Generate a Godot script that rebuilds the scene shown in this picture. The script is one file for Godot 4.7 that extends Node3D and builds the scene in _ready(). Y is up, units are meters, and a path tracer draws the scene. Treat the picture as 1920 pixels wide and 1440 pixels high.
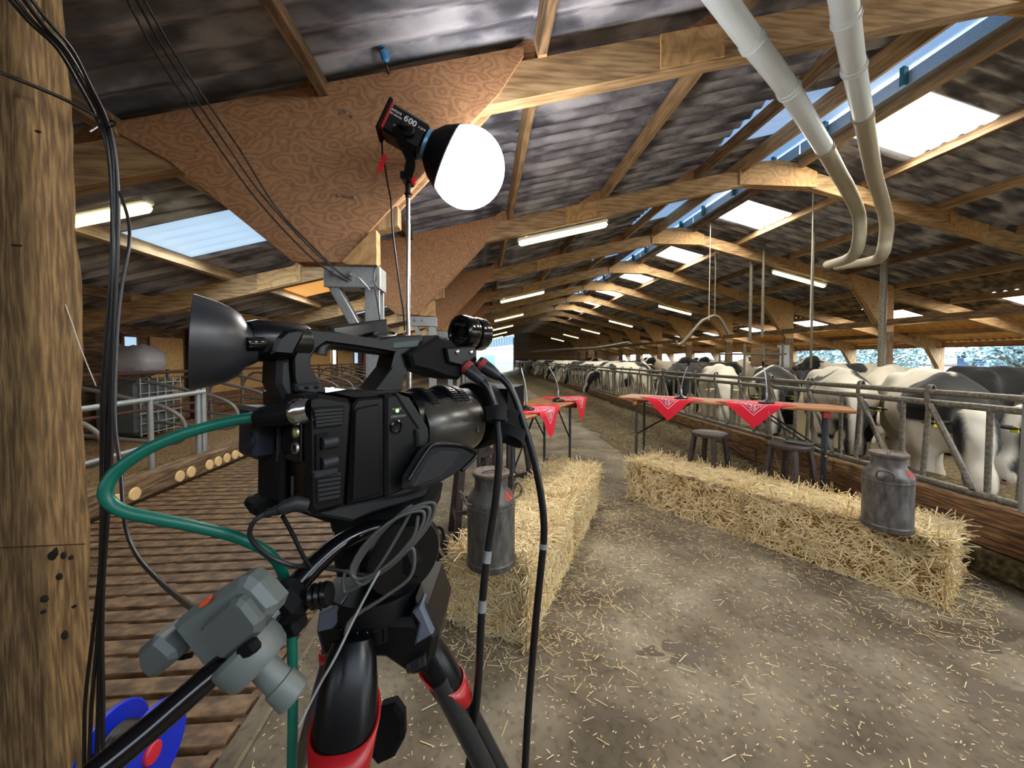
extends Node3D
# A cattle barn with a timber portal roof, set out for an interview: video camera in front, bales, tables, cows behind a feed fence.
# World: y up, the aisle runs along -z, x to the right, metres.

const F := 720.0
const TH := 0.0314159
const EYE := Vector3(0, 1.5, 0)
var PS := atan(55.0 / 720.0 * cos(TH))
var cam_y := 672.0 + 720.0 * tan(TH)
var cam_basis: Basis
var M := {}
var rng := RandomNumberGenerator.new()
var box_mesh := {}
var used := {}

const TUBE_GLOW := 1.5
const SKYLIGHT_GLOW := 2.2

func _ready() -> void:
	rng.seed = 7
	# camera: 90 degrees upright, level of the horizon kept by a small lens shift
	cam_basis = Basis(Vector3.UP, -PS) * Basis(Vector3.RIGHT, -TH)
	var cam := Camera3D.new()
	cam.name = "camera"
	cam.near = 0.05
	cam.far = 300.0
	cam.projection = Camera3D.PROJECTION_FRUSTUM
	cam.size = 0.1
	cam.frustum_offset = Vector2(0, -(720.0 - cam_y) / F * 0.05)
	add_child(cam)
	cam.transform = Transform3D(cam_basis, EYE)
	cam.current = true
	# daylight: an even bright overcast
	var e := Environment.new()
	e.background_mode = Environment.BG_SKY
	var sm := ProceduralSkyMaterial.new()
	sm.sky_top_color = Color(0.86, 0.93, 1.0)
	sm.sky_horizon_color = Color(0.93, 0.97, 1.0)
	sm.ground_bottom_color = Color(0.4, 0.4, 0.38)
	sm.ground_horizon_color = Color(0.5, 0.5, 0.48)
	sm.sky_energy_multiplier = 2.2
	sm.ground_energy_multiplier = 0.6
	var sky := Sky.new()
	sky.sky_material = sm
	e.sky = sky
	e.tonemap_mode = Environment.TONE_MAPPER_LINEAR
	e.tonemap_exposure = 2.5
	e.sdfgi_enabled = true
	e.ssao_enabled = true
	e.ssil_enabled = true
	var we := WorldEnvironment.new()
	we.name = "world"
	we.environment = e
	add_child(we)
	# roof lights: each glowing sheet has a light of its size just below it
	for k in range(-2, 6):  # negative bays: unseen roof lights over and behind the viewer, added for fill
		for q: Array in [[5.55, -1.0, 4.0, Color(1, 0.97, 0.9)], [12.4, -1.0, 3.0, Color(1, 0.95, 0.86)], [-3.0, 1.0, 1.6, Color(0.9, 0.96, 1.0)]]:
			if k < 0 and q[1] > 0: continue
			var a := AreaLight3D.new()
			a.name = "skylight_glow"
			a.area_size = Vector2(0.95, 0.9)
			a.light_color = q[3]
			a.light_energy = q[2]
			a.shadow_enabled = true
			add_child(a, true)
			a.position = Vector3(q[0], 4.75 - 0.24 * absf(q[0] - RIDGE) - 0.06, -(2.74 + BAY * k) - 1.94)
			a.basis = Basis(Vector3.BACK, 0.236 * q[1]) * Basis(Vector3.RIGHT, -PI / 2)
	make_materials()
	floors()
	walls()
	roof()
	purlins()
	frames()
	lamps()
	video_camera()
	tripod()
	zoom_control()
	camera_cables()
	near_post()
	studio_lamp()
	overhead()
	bales_and_cans()
	tables()
	feed_fence()
	cows()
	feed_station()
	left_side()
	outdoors()

# ---------------------------------------------------------------- places
func ray(x: float, y: float) -> Vector3:
	return cam_basis * Vector3((x - 960.0) / F, -(y - cam_y) / F, -1.0)
func onz(x: float, y: float, d: float) -> Vector3:
	var r := ray(x, y)
	return EYE + r * (d / -r.z)
func ony(x: float, y: float, h: float) -> Vector3:
	var r := ray(x, y)
	return EYE + r * ((h - EYE.y) / r.y)
func onx(x: float, y: float, at_x: float) -> Vector3:
	var r := ray(x, y)
	return EYE + r * (at_x / r.x)

# ---------------------------------------------------------------- naming
func numbered(n: String) -> String:
	if not used.has(n):
		used[n] = 0
		return n
	used[n] += 1
	return "%s_%03d" % [n, used[n]]
func tag(o: Node3D, label := "", category := "", group := "", kind := "") -> Node3D:
	if label != "": o.set_meta("label", label)
	if category != "": o.set_meta("category", category)
	if group != "": o.set_meta("group", group)
	if kind != "": o.set_meta("kind", kind)
	return o
func thing(called: String, label: String, category: String, at := Vector3.ZERO, turn := 0.0, group := "") -> Node3D:
	var o := Node3D.new()
	o.name = numbered(called)
	add_child(o)
	o.position = at
	o.rotation.y = turn
	tag(o, label, category, group)
	return o
func structure(called: String) -> Node3D:
	var o := Node3D.new()
	o.name = numbered(called)
	add_child(o)
	o.set_meta("kind", "structure")
	return o
func part_name(parent: Node, called: String) -> String:
	var key := "%d/%s" % [parent.get_instance_id(), called]
	if not used.has(key):
		used[key] = 0
		return called
	used[key] += 1
	return "%s_%03d" % [called, used[key]]
# parts of a part: moves the named pieces of a thing under one of its parts (parts share their thing's axes)
func tuck(t: Node3D, part: String, kids: Array) -> void:
	var p := t.get_node(part)
	for c in t.get_children():
		for k: String in kids:
			if c != p and (String(c.name) == k or String(c.name).begins_with(k + "_0")):
				t.remove_child(c)
				p.add_child(c)
				break
func put(mesh: Mesh, called: String, m: Material, parent: Node = null, xf := Transform3D.IDENTITY) -> MeshInstance3D:
	var o := MeshInstance3D.new()
	o.mesh = mesh
	o.material_override = m
	o.cast_shadow = GeometryInstance3D.SHADOW_CASTING_SETTING_ON
	if parent == null:
		o.name = numbered(called)
		add_child(o)
	else:
		o.name = part_name(parent, called)
		parent.add_child(o)
	o.transform = xf
	return o
func copy_of(o: Node3D, at: Vector3, turn := 0.0, label := "") -> Node3D:
	var c: Node3D = o.duplicate()
	c.name = numbered(String(o.name).trim_suffix("_000"))
	add_child(c)
	c.position = at
	c.rotation.y = turn
	if label != "": c.set_meta("label", label)
	return c

# ---------------------------------------------------------------- shapes
var group_now := 0
func mb() -> SurfaceTool:
	var st := SurfaceTool.new()
	st.begin(Mesh.PRIMITIVE_TRIANGLES)
	group_now = 0
	return st
func done(st: SurfaceTool, called: String, m: Material, parent: Node = null) -> MeshInstance3D:
	st.generate_normals()
	return put(st.commit(), called, m, parent)
func tri(st: SurfaceTool, a: Vector3, b: Vector3, c: Vector3) -> void:
	st.add_vertex(a)
	st.add_vertex(b)
	st.add_vertex(c)
func quad(st: SurfaceTool, a: Vector3, b: Vector3, c: Vector3, d: Vector3) -> void:
	tri(st, a, b, c)
	tri(st, a, c, d)
func flat(st: SurfaceTool) -> void:
	st.set_smooth_group(-1)
func smooth(st: SurfaceTool) -> void:
	group_now += 1
	st.set_smooth_group(group_now)
# a chamfered box; turn it with b
func bx(st: SurfaceTool, c: Vector3, s: Vector3, b := Basis.IDENTITY, ch := 0.004) -> void:
	flat(st)
	var h := s * 0.5
	var e: float = minf(ch, minf(h.x, minf(h.y, h.z)) * 0.8)
	var P := func(sx: int, sy: int, sz: int, ax: int) -> Vector3:
		var v := Vector3(h.x * sx, h.y * sy, h.z * sz)
		for k in 3:
			if k != ax: v[k] -= e * signf(v[k])
		return c + b * v
	for ax in 3:
		var i := (ax + 1) % 3
		var j := (ax + 2) % 3
		for sg: int in [1, -1]:
			var q := []
			for uv: Vector2i in [Vector2i(-1, -1), Vector2i(-1, 1), Vector2i(1, 1), Vector2i(1, -1)]:
				var s3 := [0, 0, 0]
				s3[ax] = sg
				s3[i] = uv.x
				s3[j] = uv.y
				q.append(P.call(s3[0], s3[1], s3[2], ax))
			if sg > 0: quad(st, q[0], q[1], q[2], q[3])
			else: quad(st, q[3], q[2], q[1], q[0])
		for si: int in [1, -1]:
			for sj: int in [1, -1]:
				var a := [0, 0, 0]
				a[i] = si
				a[j] = sj
				var lo := a.duplicate()
				var hi := a.duplicate()
				lo[ax] = -1
				hi[ax] = 1
				var p0: Vector3 = P.call(lo[0], lo[1], lo[2], i)
				var p1: Vector3 = P.call(hi[0], hi[1], hi[2], i)
				var p2: Vector3 = P.call(hi[0], hi[1], hi[2], j)
				var p3: Vector3 = P.call(lo[0], lo[1], lo[2], j)
				if si * sj > 0: quad(st, p3, p2, p1, p0)
				else: quad(st, p0, p1, p2, p3)
	for sx: int in [1, -1]:
		for sy: int in [1, -1]:
			for sz: int in [1, -1]:
				var p0: Vector3 = P.call(sx, sy, sz, 0)
				var p1: Vector3 = P.call(sx, sy, sz, 1)
				var p2: Vector3 = P.call(sx, sy, sz, 2)
				if sx * sy * sz > 0: tri(st, p0, p2, p1)
				else: tri(st, p0, p1, p2)
# a straight squared bar from a to b: w across (level), t the other way
func bar(st: SurfaceTool, a: Vector3, b: Vector3, w: float, t: float, up := Vector3.UP, ch := 0.003) -> void:
	var d := (b - a).normalized()
	if absf(d.dot(up)) > 0.99: up = Vector3.BACK
	var s := up.cross(d).normalized()
	bx(st, (a + b) * 0.5, Vector3(w, t, a.distance_to(b)), Basis(s, d.cross(s), d), ch)
func spline(pts: Array, n := 6) -> PackedVector3Array:
	var out := PackedVector3Array()
	for i in pts.size() - 1:
		var p0: Vector3 = pts[maxi(i - 1, 0)]
		var p1: Vector3 = pts[i]
		var p2: Vector3 = pts[i + 1]
		var p3: Vector3 = pts[mini(i + 2, pts.size() - 1)]
		for k in n:
			var t := float(k) / n
			out.append(p1.cubic_interpolate(p2, p0, p3, t))
	out.append(pts[-1])
	return out
# a round (or oval) rod along points; r is a number or one number per point
func tube(st: SurfaceTool, pts, r, n := 8, caps := true, squash := 1.0) -> void:
	smooth(st)
	var P := PackedVector3Array(pts)
	var rings := []
	var up := Vector3.UP
	var d0 := (P[1] - P[0]).normalized()
	if absf(d0.dot(up)) > 0.9: up = Vector3.RIGHT
	var s := up.cross(d0).normalized()
	for i in P.size():
		var d := (P[mini(i + 1, P.size() - 1)] - P[maxi(i - 1, 0)]).normalized()
		s = (s - d * s.dot(d)).normalized()
		var t := d.cross(s)
		var rr: float = r[i] if (r is Array or r is PackedFloat32Array) else r
		var ring := PackedVector3Array()
		for k in n:
			var a := TAU * k / n
			ring.append(P[i] + s * cos(a) * rr + t * sin(a) * rr * squash)
		rings.append(ring)
	for i in P.size() - 1:
		for k in n:
			quad(st, rings[i][k], rings[i + 1][k], rings[i + 1][(k + 1) % n], rings[i][(k + 1) % n])
	if caps:
		flat(st)
		for k in range(1, n - 1):
			tri(st, rings[0][0], rings[0][k], rings[0][k + 1])
			tri(st, rings[-1][0], rings[-1][k + 1], rings[-1][k])
# a turned shape: profile of (radius, height) along local y
func lathe(st: SurfaceTool, prof: Array, xf := Transform3D.IDENTITY, n := 24, oval := 1.0) -> void:
	smooth(st)
	var last := Vector2.ZERO
	for i in prof.size() - 1:
		var a: Vector2 = prof[i]
		var b: Vector2 = prof[i + 1]
		var dir := (b - a).normalized()
		if i > 0 and dir.dot(last) < 0.8: smooth(st)
		last = dir
		for k in n:
			var a0 := TAU * k / n
			var a1 := TAU * ((k + 1) % n) / n
			var q := [Vector3(cos(a0) * a.x, a.y, sin(a0) * a.x * oval), Vector3(cos(a0) * b.x, b.y, sin(a0) * b.x * oval), Vector3(cos(a1) * b.x, b.y, sin(a1) * b.x * oval), Vector3(cos(a1) * a.x, a.y, sin(a1) * a.x * oval)]
			for m in 4: q[m] = xf * q[m]
			if a.x > 1e-5: tri(st, q[0], q[2], q[3])
			if b.x > 1e-5: tri(st, q[0], q[1], q[2])
# an outline (x, y) pushed along local z from z0 to z1, edges of both faces chamfered
func prism(st: SurfaceTool, outline: Array, z0: float, z1: float, xf := Transform3D.IDENTITY, ch := 0.0) -> void:
	flat(st)
	var P := PackedVector2Array(outline)
	if Geometry2D.is_polygon_clockwise(P): P.reverse()
	var n := P.size()
	var I := PackedVector2Array()
	for i in n:
		var e0 := (P[i] - P[(i + n - 1) % n]).normalized()
		var e1 := (P[(i + 1) % n] - P[i]).normalized()
		var n0 := Vector2(-e0.y, e0.x)
		var n1 := Vector2(-e1.y, e1.x)
		var m := (n0 + n1).normalized()
		I.append(P[i] + m * ch / maxf(m.dot(n1), 0.4))
	var zs := signf(z1 - z0)
	var T := Geometry2D.triangulate_polygon(I)
	if T.is_empty():
		push_error("outline cannot be filled: " + str(outline).left(80))
	var c := ch * zs
	for k in range(0, T.size(), 3):
		var a := I[T[k]]
		var b := I[T[k + 1]]
		var d := I[T[k + 2]]
		if (b - a).cross(d - a) < 0:
			var s := b
			b = d
			d = s
		if zs < 0:
			var s := b
			b = d
			d = s
		tri(st, xf * Vector3(a.x, a.y, z1), xf * Vector3(d.x, d.y, z1), xf * Vector3(b.x, b.y, z1))
		tri(st, xf * Vector3(a.x, a.y, z0), xf * Vector3(b.x, b.y, z0), xf * Vector3(d.x, d.y, z0))
	for i in n:
		var j := (i + 1) % n
		var rows := [[I, z0], [P, z0 + c], [P, z1 - c], [I, z1]] if ch > 0 else [[P, z0], [P, z1]]
		for r in rows.size() - 1:
			var A: PackedVector2Array = rows[r][0]
			var B: PackedVector2Array = rows[r + 1][0]
			var za: float = rows[r][1]
			var zb: float = rows[r + 1][1]
			var q := [xf * Vector3(A[i].x, A[i].y, za), xf * Vector3(B[i].x, B[i].y, zb), xf * Vector3(B[j].x, B[j].y, zb), xf * Vector3(A[j].x, A[j].y, za)]
			if zs > 0: quad(st, q[0], q[1], q[2], q[3])
			else: quad(st, q[3], q[2], q[1], q[0])
# a flat ribbon with thickness along points; across gives its width direction
func ribbon(st: SurfaceTool, pts, w: float, t: float, across: Vector3) -> void:
	smooth(st)
	var P := PackedVector3Array(pts)
	var rows := []
	for i in P.size():
		var d := (P[mini(i + 1, P.size() - 1)] - P[maxi(i - 1, 0)]).normalized()
		var s := (across - d * across.dot(d)).normalized()
		var nn := s.cross(d)
		rows.append([P[i] + s * w / 2 + nn * t / 2, P[i] - s * w / 2 + nn * t / 2, P[i] - s * w / 2 - nn * t / 2, P[i] + s * w / 2 - nn * t / 2])
	for k in 4:
		smooth(st)
		for i in P.size() - 1:
			quad(st, rows[i][k], rows[i + 1][k], rows[i + 1][(k + 1) % 4], rows[i][(k + 1) % 4])
	flat(st)
	quad(st, rows[0][0], rows[0][1], rows[0][2], rows[0][3])
	quad(st, rows[-1][3], rows[-1][2], rows[-1][1], rows[-1][0])
# a turn whose local y points along d
func along(at: Vector3, d: Vector3, hint := Vector3.UP) -> Transform3D:
	var y := d.normalized()
	if absf(y.dot(hint)) > 0.98: hint = Vector3.RIGHT
	var x := hint.cross(y).normalized()
	return Transform3D(Basis(x, y, x.cross(y)), at)
func tex_quad(a: Vector3, b: Vector3, c: Vector3, d: Vector3) -> ArrayMesh:
	var st := mb()
	flat(st)
	var v := [a, b, c, a, c, d]
	var u := [Vector2(0, 0), Vector2(1, 0), Vector2(1, 1), Vector2(0, 0), Vector2(1, 1), Vector2(0, 1)]
	for i in 6:
		st.set_uv(u[i])
		st.add_vertex(v[i])
	st.generate_normals()
	return st.commit()
func words(text: String, size: float, deep := 0.0015) -> TextMesh:
	var t := TextMesh.new()
	t.text = text
	var f := SystemFont.new()
	f.font_names = PackedStringArray(["Droid Sans"])
	f.font_weight = 700
	t.font = f
	t.font_size = 32
	t.pixel_size = size / 32.0
	t.depth = deep
	t.curve_step = 4.0
	return t

# ---------------------------------------------------------------- materials
func mat(c: Color, rough := 0.6, metal := 0.0, spec := 0.5) -> StandardMaterial3D:
	var m := StandardMaterial3D.new()
	m.albedo_color = c
	m.roughness = rough
	m.metallic = metal
	m.metallic_specular = spec
	return m
func noise(kind: int, freq: float, octaves := 4, seed_ := 1, warp := 0.0) -> FastNoiseLite:
	var n := FastNoiseLite.new()
	n.noise_type = FastNoiseLite.TYPE_SIMPLEX_SMOOTH if kind < 2 else FastNoiseLite.TYPE_CELLULAR
	n.seed = seed_
	n.frequency = freq
	n.fractal_type = FastNoiseLite.FRACTAL_PING_PONG if kind == 1 else FastNoiseLite.FRACTAL_FBM
	n.fractal_octaves = octaves
	if kind == 1: n.fractal_ping_pong_strength = 3.0
	if warp > 0:
		n.domain_warp_enabled = true
		n.domain_warp_amplitude = warp
		n.domain_warp_frequency = freq * 0.8
	return n
func ntex(n: FastNoiseLite, stops: Array, size := 512, as_normal := 0.0) -> NoiseTexture2D:
	var t := NoiseTexture2D.new()
	t.width = size
	t.height = size
	t.seamless = true
	t.noise = n
	t.generate_mipmaps = false
	if as_normal > 0:
		t.as_normal_map = true
		t.bump_strength = as_normal
	else:
		var g := Gradient.new()
		g.offsets = PackedFloat32Array(stops.map(func(s): return s[0]))
		g.colors = PackedColorArray(stops.map(func(s): return s[1]))
		t.color_ramp = g
	return t
func tri_mat(tex: Texture2D, scale: Vector3, rough := 0.8, tint := Color.WHITE, bump := 0.0, world := false) -> StandardMaterial3D:
	var m := mat(tint, rough)
	m.albedo_texture = tex
	m.uv1_triplanar = true
	m.uv1_world_triplanar = world
	m.uv1_scale = scale
	if bump > 0:
		m.heightmap_enabled = true
		m.heightmap_texture = tex
		m.heightmap_scale = bump
	return m
func with_detail(m: StandardMaterial3D, tex: Texture2D) -> StandardMaterial3D:
	m.detail_enabled = true
	m.detail_albedo = tex
	m.detail_blend_mode = BaseMaterial3D.BLEND_MODE_MUL
	m.detail_uv_layer = BaseMaterial3D.DETAIL_UV_1
	return m
func C(r: int, g: int, b: int) -> Color:
	return Color(r / 255.0, g / 255.0, b / 255.0)
func make_materials() -> void:
	var grain := noise(0, 0.012, 5, 3)
	var ramp := func(a: Color, b: Color, c: Color): return [[0.0, a], [0.45, b], [0.6, b.lerp(c, 0.5)], [1.0, c]]
	var timber := ntex(grain, ramp.call(C(112, 86, 58), C(158, 128, 90), C(190, 160, 120)))
	var dark_timber := ntex(noise(0, 0.014, 5, 8), ramp.call(C(62, 47, 34), C(106, 82, 58), C(146, 118, 86)))
	var ply := ntex(noise(1, 0.0045, 3, 11, 26.0), [[0.0, C(120, 84, 58)], [0.22, C(158, 114, 80)], [0.6, C(178, 133, 96)], [1.0, C(194, 150, 112)]], 1024)
	var ply2 := ntex(noise(1, 0.0035, 3, 21, 26.0), [[0.0, C(150, 114, 72)], [0.35, C(176, 138, 90)], [1.0, C(204, 166, 114)]], 1024)
	for a in [["x", Vector3(0.35, 3.2, 3.2)], ["y", Vector3(3.2, 0.35, 3.2)], ["z", Vector3(3.2, 3.2, 0.35)]]:
		M["timber_" + a[0]] = tri_mat(timber, a[1], 0.75)
		M["old_" + a[0]] = tri_mat(dark_timber, a[1], 0.85)
	M.ply = tri_mat(ply, Vector3(1.1, 2.1, 1.1), 0.7)
	M.ply_pale = tri_mat(ply2, Vector3(0.8, 0.8, 0.8), 0.7)
	var post := ntex(noise(0, 0.011, 6, 31, 14.0), [[0.0, C(64, 46, 26)], [0.38, C(98, 75, 45)], [0.56, C(120, 94, 58)], [1.0, C(158, 128, 84)]], 1024)
	M.post = tri_mat(post, Vector3(6.0, 0.5, 6.0), 0.85, Color(1, 1, 1), 1.0)
	var cement := ntex(noise(0, 0.0042, 6, 5, 24.0), [[0.0, C(46, 46, 50)], [0.36, C(74, 74, 82)], [0.52, C(118, 118, 128)], [0.66, C(176, 176, 184)], [1.0, C(214, 214, 218)]], 1024)
	M.cement = tri_mat(cement, Vector3(0.25, 0.7, 0.9), 0.85, Color.WHITE, 0.0, true)
	M.cement_brown = tri_mat(cement, Vector3(0.4, 0.7, 0.7), 0.9, C(220, 196, 160), 0.0, true)
	var lining := ntex(noise(0, 0.01, 5, 15), [[0.0, C(150, 104, 58)], [0.5, C(204, 156, 92)], [1.0, C(228, 186, 120)]])
	M.lining = tri_mat(lining, Vector3(0.5, 0.5, 2.0), 0.8, Color.WHITE, 0.0, true)
	var concrete := ntex(noise(0, 0.003, 7, 41, 10.0), [[0.0, C(76, 66, 50)], [0.36, C(108, 96, 78)], [0.52, C(122, 111, 92)], [0.7, C(134, 123, 104)], [1.0, C(160, 149, 130)]], 1024)
	M.concrete = tri_mat(concrete, Vector3(0.4, 0.4, 0.4), 0.82, Color.WHITE, 0.3, true)
	M.concrete = with_detail(M.concrete, ntex(noise(0, 0.09, 3, 43), [[0.0, C(190, 185, 178)], [0.4, C(245, 243, 240)], [1.0, Color.WHITE]]))
	M.slat = tri_mat(ntex(noise(0, 0.02, 6, 47), [[0.0, C(66, 52, 38)], [0.4, C(112, 92, 70)], [0.6, C(138, 118, 94)], [1.0, C(172, 152, 126)]]), Vector3(0.7, 0.8, 1.1), 0.6, C(222, 200, 172), 0.25, true)
	M.plank = tri_mat(ntex(noise(0, 0.012, 6, 53, 6.0), [[0.0, C(52, 36, 24)], [0.35, C(98, 70, 44)], [0.6, C(132, 96, 60)], [1.0, C(170, 128, 84)]], 1024), Vector3(3.0, 4.0, 0.4), 0.8, Color.WHITE, 0.4, true)
	M.dirt = tri_mat(ntex(noise(0, 0.03, 6, 59), [[0.0, C(48, 40, 26)], [0.45, C(92, 78, 50)], [0.7, C(120, 104, 68)], [1.0, C(160, 142, 100)]]), Vector3(1.2, 1.2, 1.2), 0.95, Color.WHITE, 3.0, true)
	M.bedding = tri_mat(ntex(noise(0, 0.03, 6, 61), [[0.0, C(80, 58, 36)], [0.45, C(128, 98, 62)], [1.0, C(186, 154, 108)]]), Vector3(1.0, 1.0, 1.4), 0.95, Color.WHITE, 3.0, true)
	M.straw_core = tri_mat(ntex(noise(0, 0.05, 5, 67), [[0.0, C(84, 62, 30)], [0.5, C(150, 118, 66)], [1.0, C(196, 162, 104)]]), Vector3(2.2, 2.2, 2.2), 0.95, Color.WHITE, 4.0)
	var flakes := ntex(noise(2, 0.05, 2, 71, 14.0), [[0.0, C(226, 192, 138)], [0.4, C(172, 134, 86)], [0.7, C(206, 168, 114)], [1.0, C(104, 74, 44)]])
	M.osb = tri_mat(flakes, Vector3(0.5, 0.75, 0.28), 0.8)
	M.galv = tri_mat(ntex(noise(2, 0.03, 2, 73), [[0.0, C(150, 154, 156)], [0.5, C(168, 172, 174)], [1.0, C(138, 142, 146)]]), Vector3(2, 2, 2), 0.45)
	M.galv.metallic = 0.55
	M.rail = tri_mat(ntex(noise(0, 0.03, 5, 79), [[0.0, C(70, 62, 48)], [0.5, C(116, 110, 98)], [1.0, C(150, 146, 136)]]), Vector3(2, 2, 2), 0.5, Color.WHITE, 0.0, true)
	M.rail.metallic = 0.35
	M.tube_grey = mat(C(126, 122, 116), 0.5, 0.3)
	M.can = tri_mat(ntex(noise(0, 0.012, 6, 83, 12.0), [[0.0, C(54, 46, 40)], [0.4, C(80, 76, 72)], [0.62, C(96, 93, 89)], [1.0, C(120, 116, 110)]]), Vector3(3.5, 1.2, 3.5), 0.45)
	M.can.metallic = 0.3
	M.rust = tri_mat(ntex(noise(0, 0.03, 5, 87), [[0.0, C(74, 56, 46)], [0.5, C(100, 88, 82)], [1.0, C(124, 114, 108)]]), Vector3(2, 2, 2), 0.6)
	M.rust.metallic = 0.35
	M.red_paint = mat(C(176, 58, 52), 0.55)
	M.black = mat(C(13, 14, 16), 0.42, 0.0, 0.4)
	M.black_satin = mat(C(10, 11, 14), 0.3, 0.0, 0.4)
	M.black_gloss = mat(C(12, 12, 15), 0.14)
	M.black_matt = mat(C(12, 13, 15), 0.7, 0.0, 0.3)
	M.grey_black = mat(C(34, 36, 39), 0.5, 0.0, 0.4)
	M.rubber = mat(C(38, 39, 44), 0.38)
	M.cable = mat(C(20, 20, 22), 0.32)
	M.cable_grey = mat(C(34, 35, 38), 0.38)
	M.green = mat(C(4, 96, 80), 0.38)
	M.grey_plastic = mat(C(98, 104, 102), 0.42)
	M.grey_dark = mat(C(80, 85, 84), 0.48)
	M.red = mat(C(160, 16, 24), 0.35)
	M.red_dull = mat(C(150, 40, 40), 0.6)
	M.rusty = mat(C(82, 46, 38), 0.65)
	M.orange = mat(C(214, 80, 44), 0.5)
	M.blue = mat(C(18, 44, 190), 0.4)
	M.chrome = mat(C(214, 216, 220), 0.2, 1.0)
	M.steel = mat(C(150, 152, 156), 0.35, 0.8)
	M.leg_metal = mat(C(72, 80, 88), 0.35, 0.6)
	M.velcro = mat(C(18, 18, 20), 0.95)
	M.velcro.rim_enabled = true
	M.velcro.rim = 0.3
	M.tape = mat(C(134, 134, 134), 0.5)
	M.white = mat(C(226, 228, 228), 0.5)
	M.pipe = mat(C(196, 206, 210), 0.4)
	M.pipe_dirty = mat(C(150, 142, 122), 0.6)
	M.stool = tri_mat(ntex(noise(0, 0.02, 5, 91), [[0.0, C(34, 26, 26)], [0.5, C(58, 47, 46)], [1.0, C(86, 74, 72)]]), Vector3(4, 1, 4), 0.5)
	M.burgundy = mat(C(74, 26, 34), 0.6)
	M.fabric = mat(C(22, 22, 26), 0.9)
	M.wire = mat(C(196, 192, 182), 0.5)
	M.carbon = tri_mat(ntex(noise(2, 0.08, 1, 93), [[0.0, C(20, 20, 22)], [1.0, C(54, 54, 56)]], 256), Vector3(14, 14, 14), 0.3)
	M.skin_pink = mat(C(190, 150, 136), 0.6)
	M.horn = mat(C(150, 132, 104), 0.5)
	M.tag_yellow = mat(C(222, 226, 60), 0.5)
	M.collar = mat(C(96, 120, 120), 0.6)
	M.coat = mat(Color.WHITE, 0.85)
	M.coat.vertex_color_use_as_albedo = true
	M.coat.rim_enabled = true
	M.coat.rim = 0.15
	var glow := func(c: Color, e: float) -> StandardMaterial3D:
		var m := mat(Color.WHITE, 0.5)
		m.emission_enabled = true
		m.emission = c
		m.emission_energy_multiplier = e
		return m
	M.tube_glow = glow.call(Color(1.0, 0.95, 0.66), TUBE_GLOW)
	M.sky_white = glow.call(Color(1.0, 0.98, 0.93), SKYLIGHT_GLOW)
	M.sky_pale = glow.call(Color(0.66, 0.85, 1.0), 0.3)
	M.sky_blue = glow.call(Color(0.36, 0.62, 0.86), 0.3)
	M.sky_yellow = glow.call(Color(1.0, 0.68, 0.26), 0.26)
	M.soft_glow = glow.call(Color(1.0, 1.0, 1.0), 4.0)
	M.led_green = glow.call(Color(0.45, 1.0, 0.1), 1.3)
	M.led_yellow = glow.call(Color(0.9, 0.9, 0.1), 0.6)

# ---------------------------------------------------------------- the building
const RIDGE := 4.62
const TRUSS_D := [2.74, 5.83, 8.92, 12.01, 15.1, 18.19, 21.28, 24.37, 27.46, 30.55, 33.64, 36.73, 39.82]
const BAY := 3.09
const FAR := 42.9
const FENCE_X := 3.53
const ORDER := ["nearest", "second", "third", "fourth", "fifth", "sixth", "seventh", "eighth", "ninth", "tenth", "eleventh", "twelfth", "thirteenth"]

func under(x: float) -> float:      # height of the underside of the roof sheets
	return 4.75 - 0.24 * absf(x - RIDGE)
func top_of_rafter(x: float) -> float:
	return 4.59 - 0.24 * absf(x - RIDGE)

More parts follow.
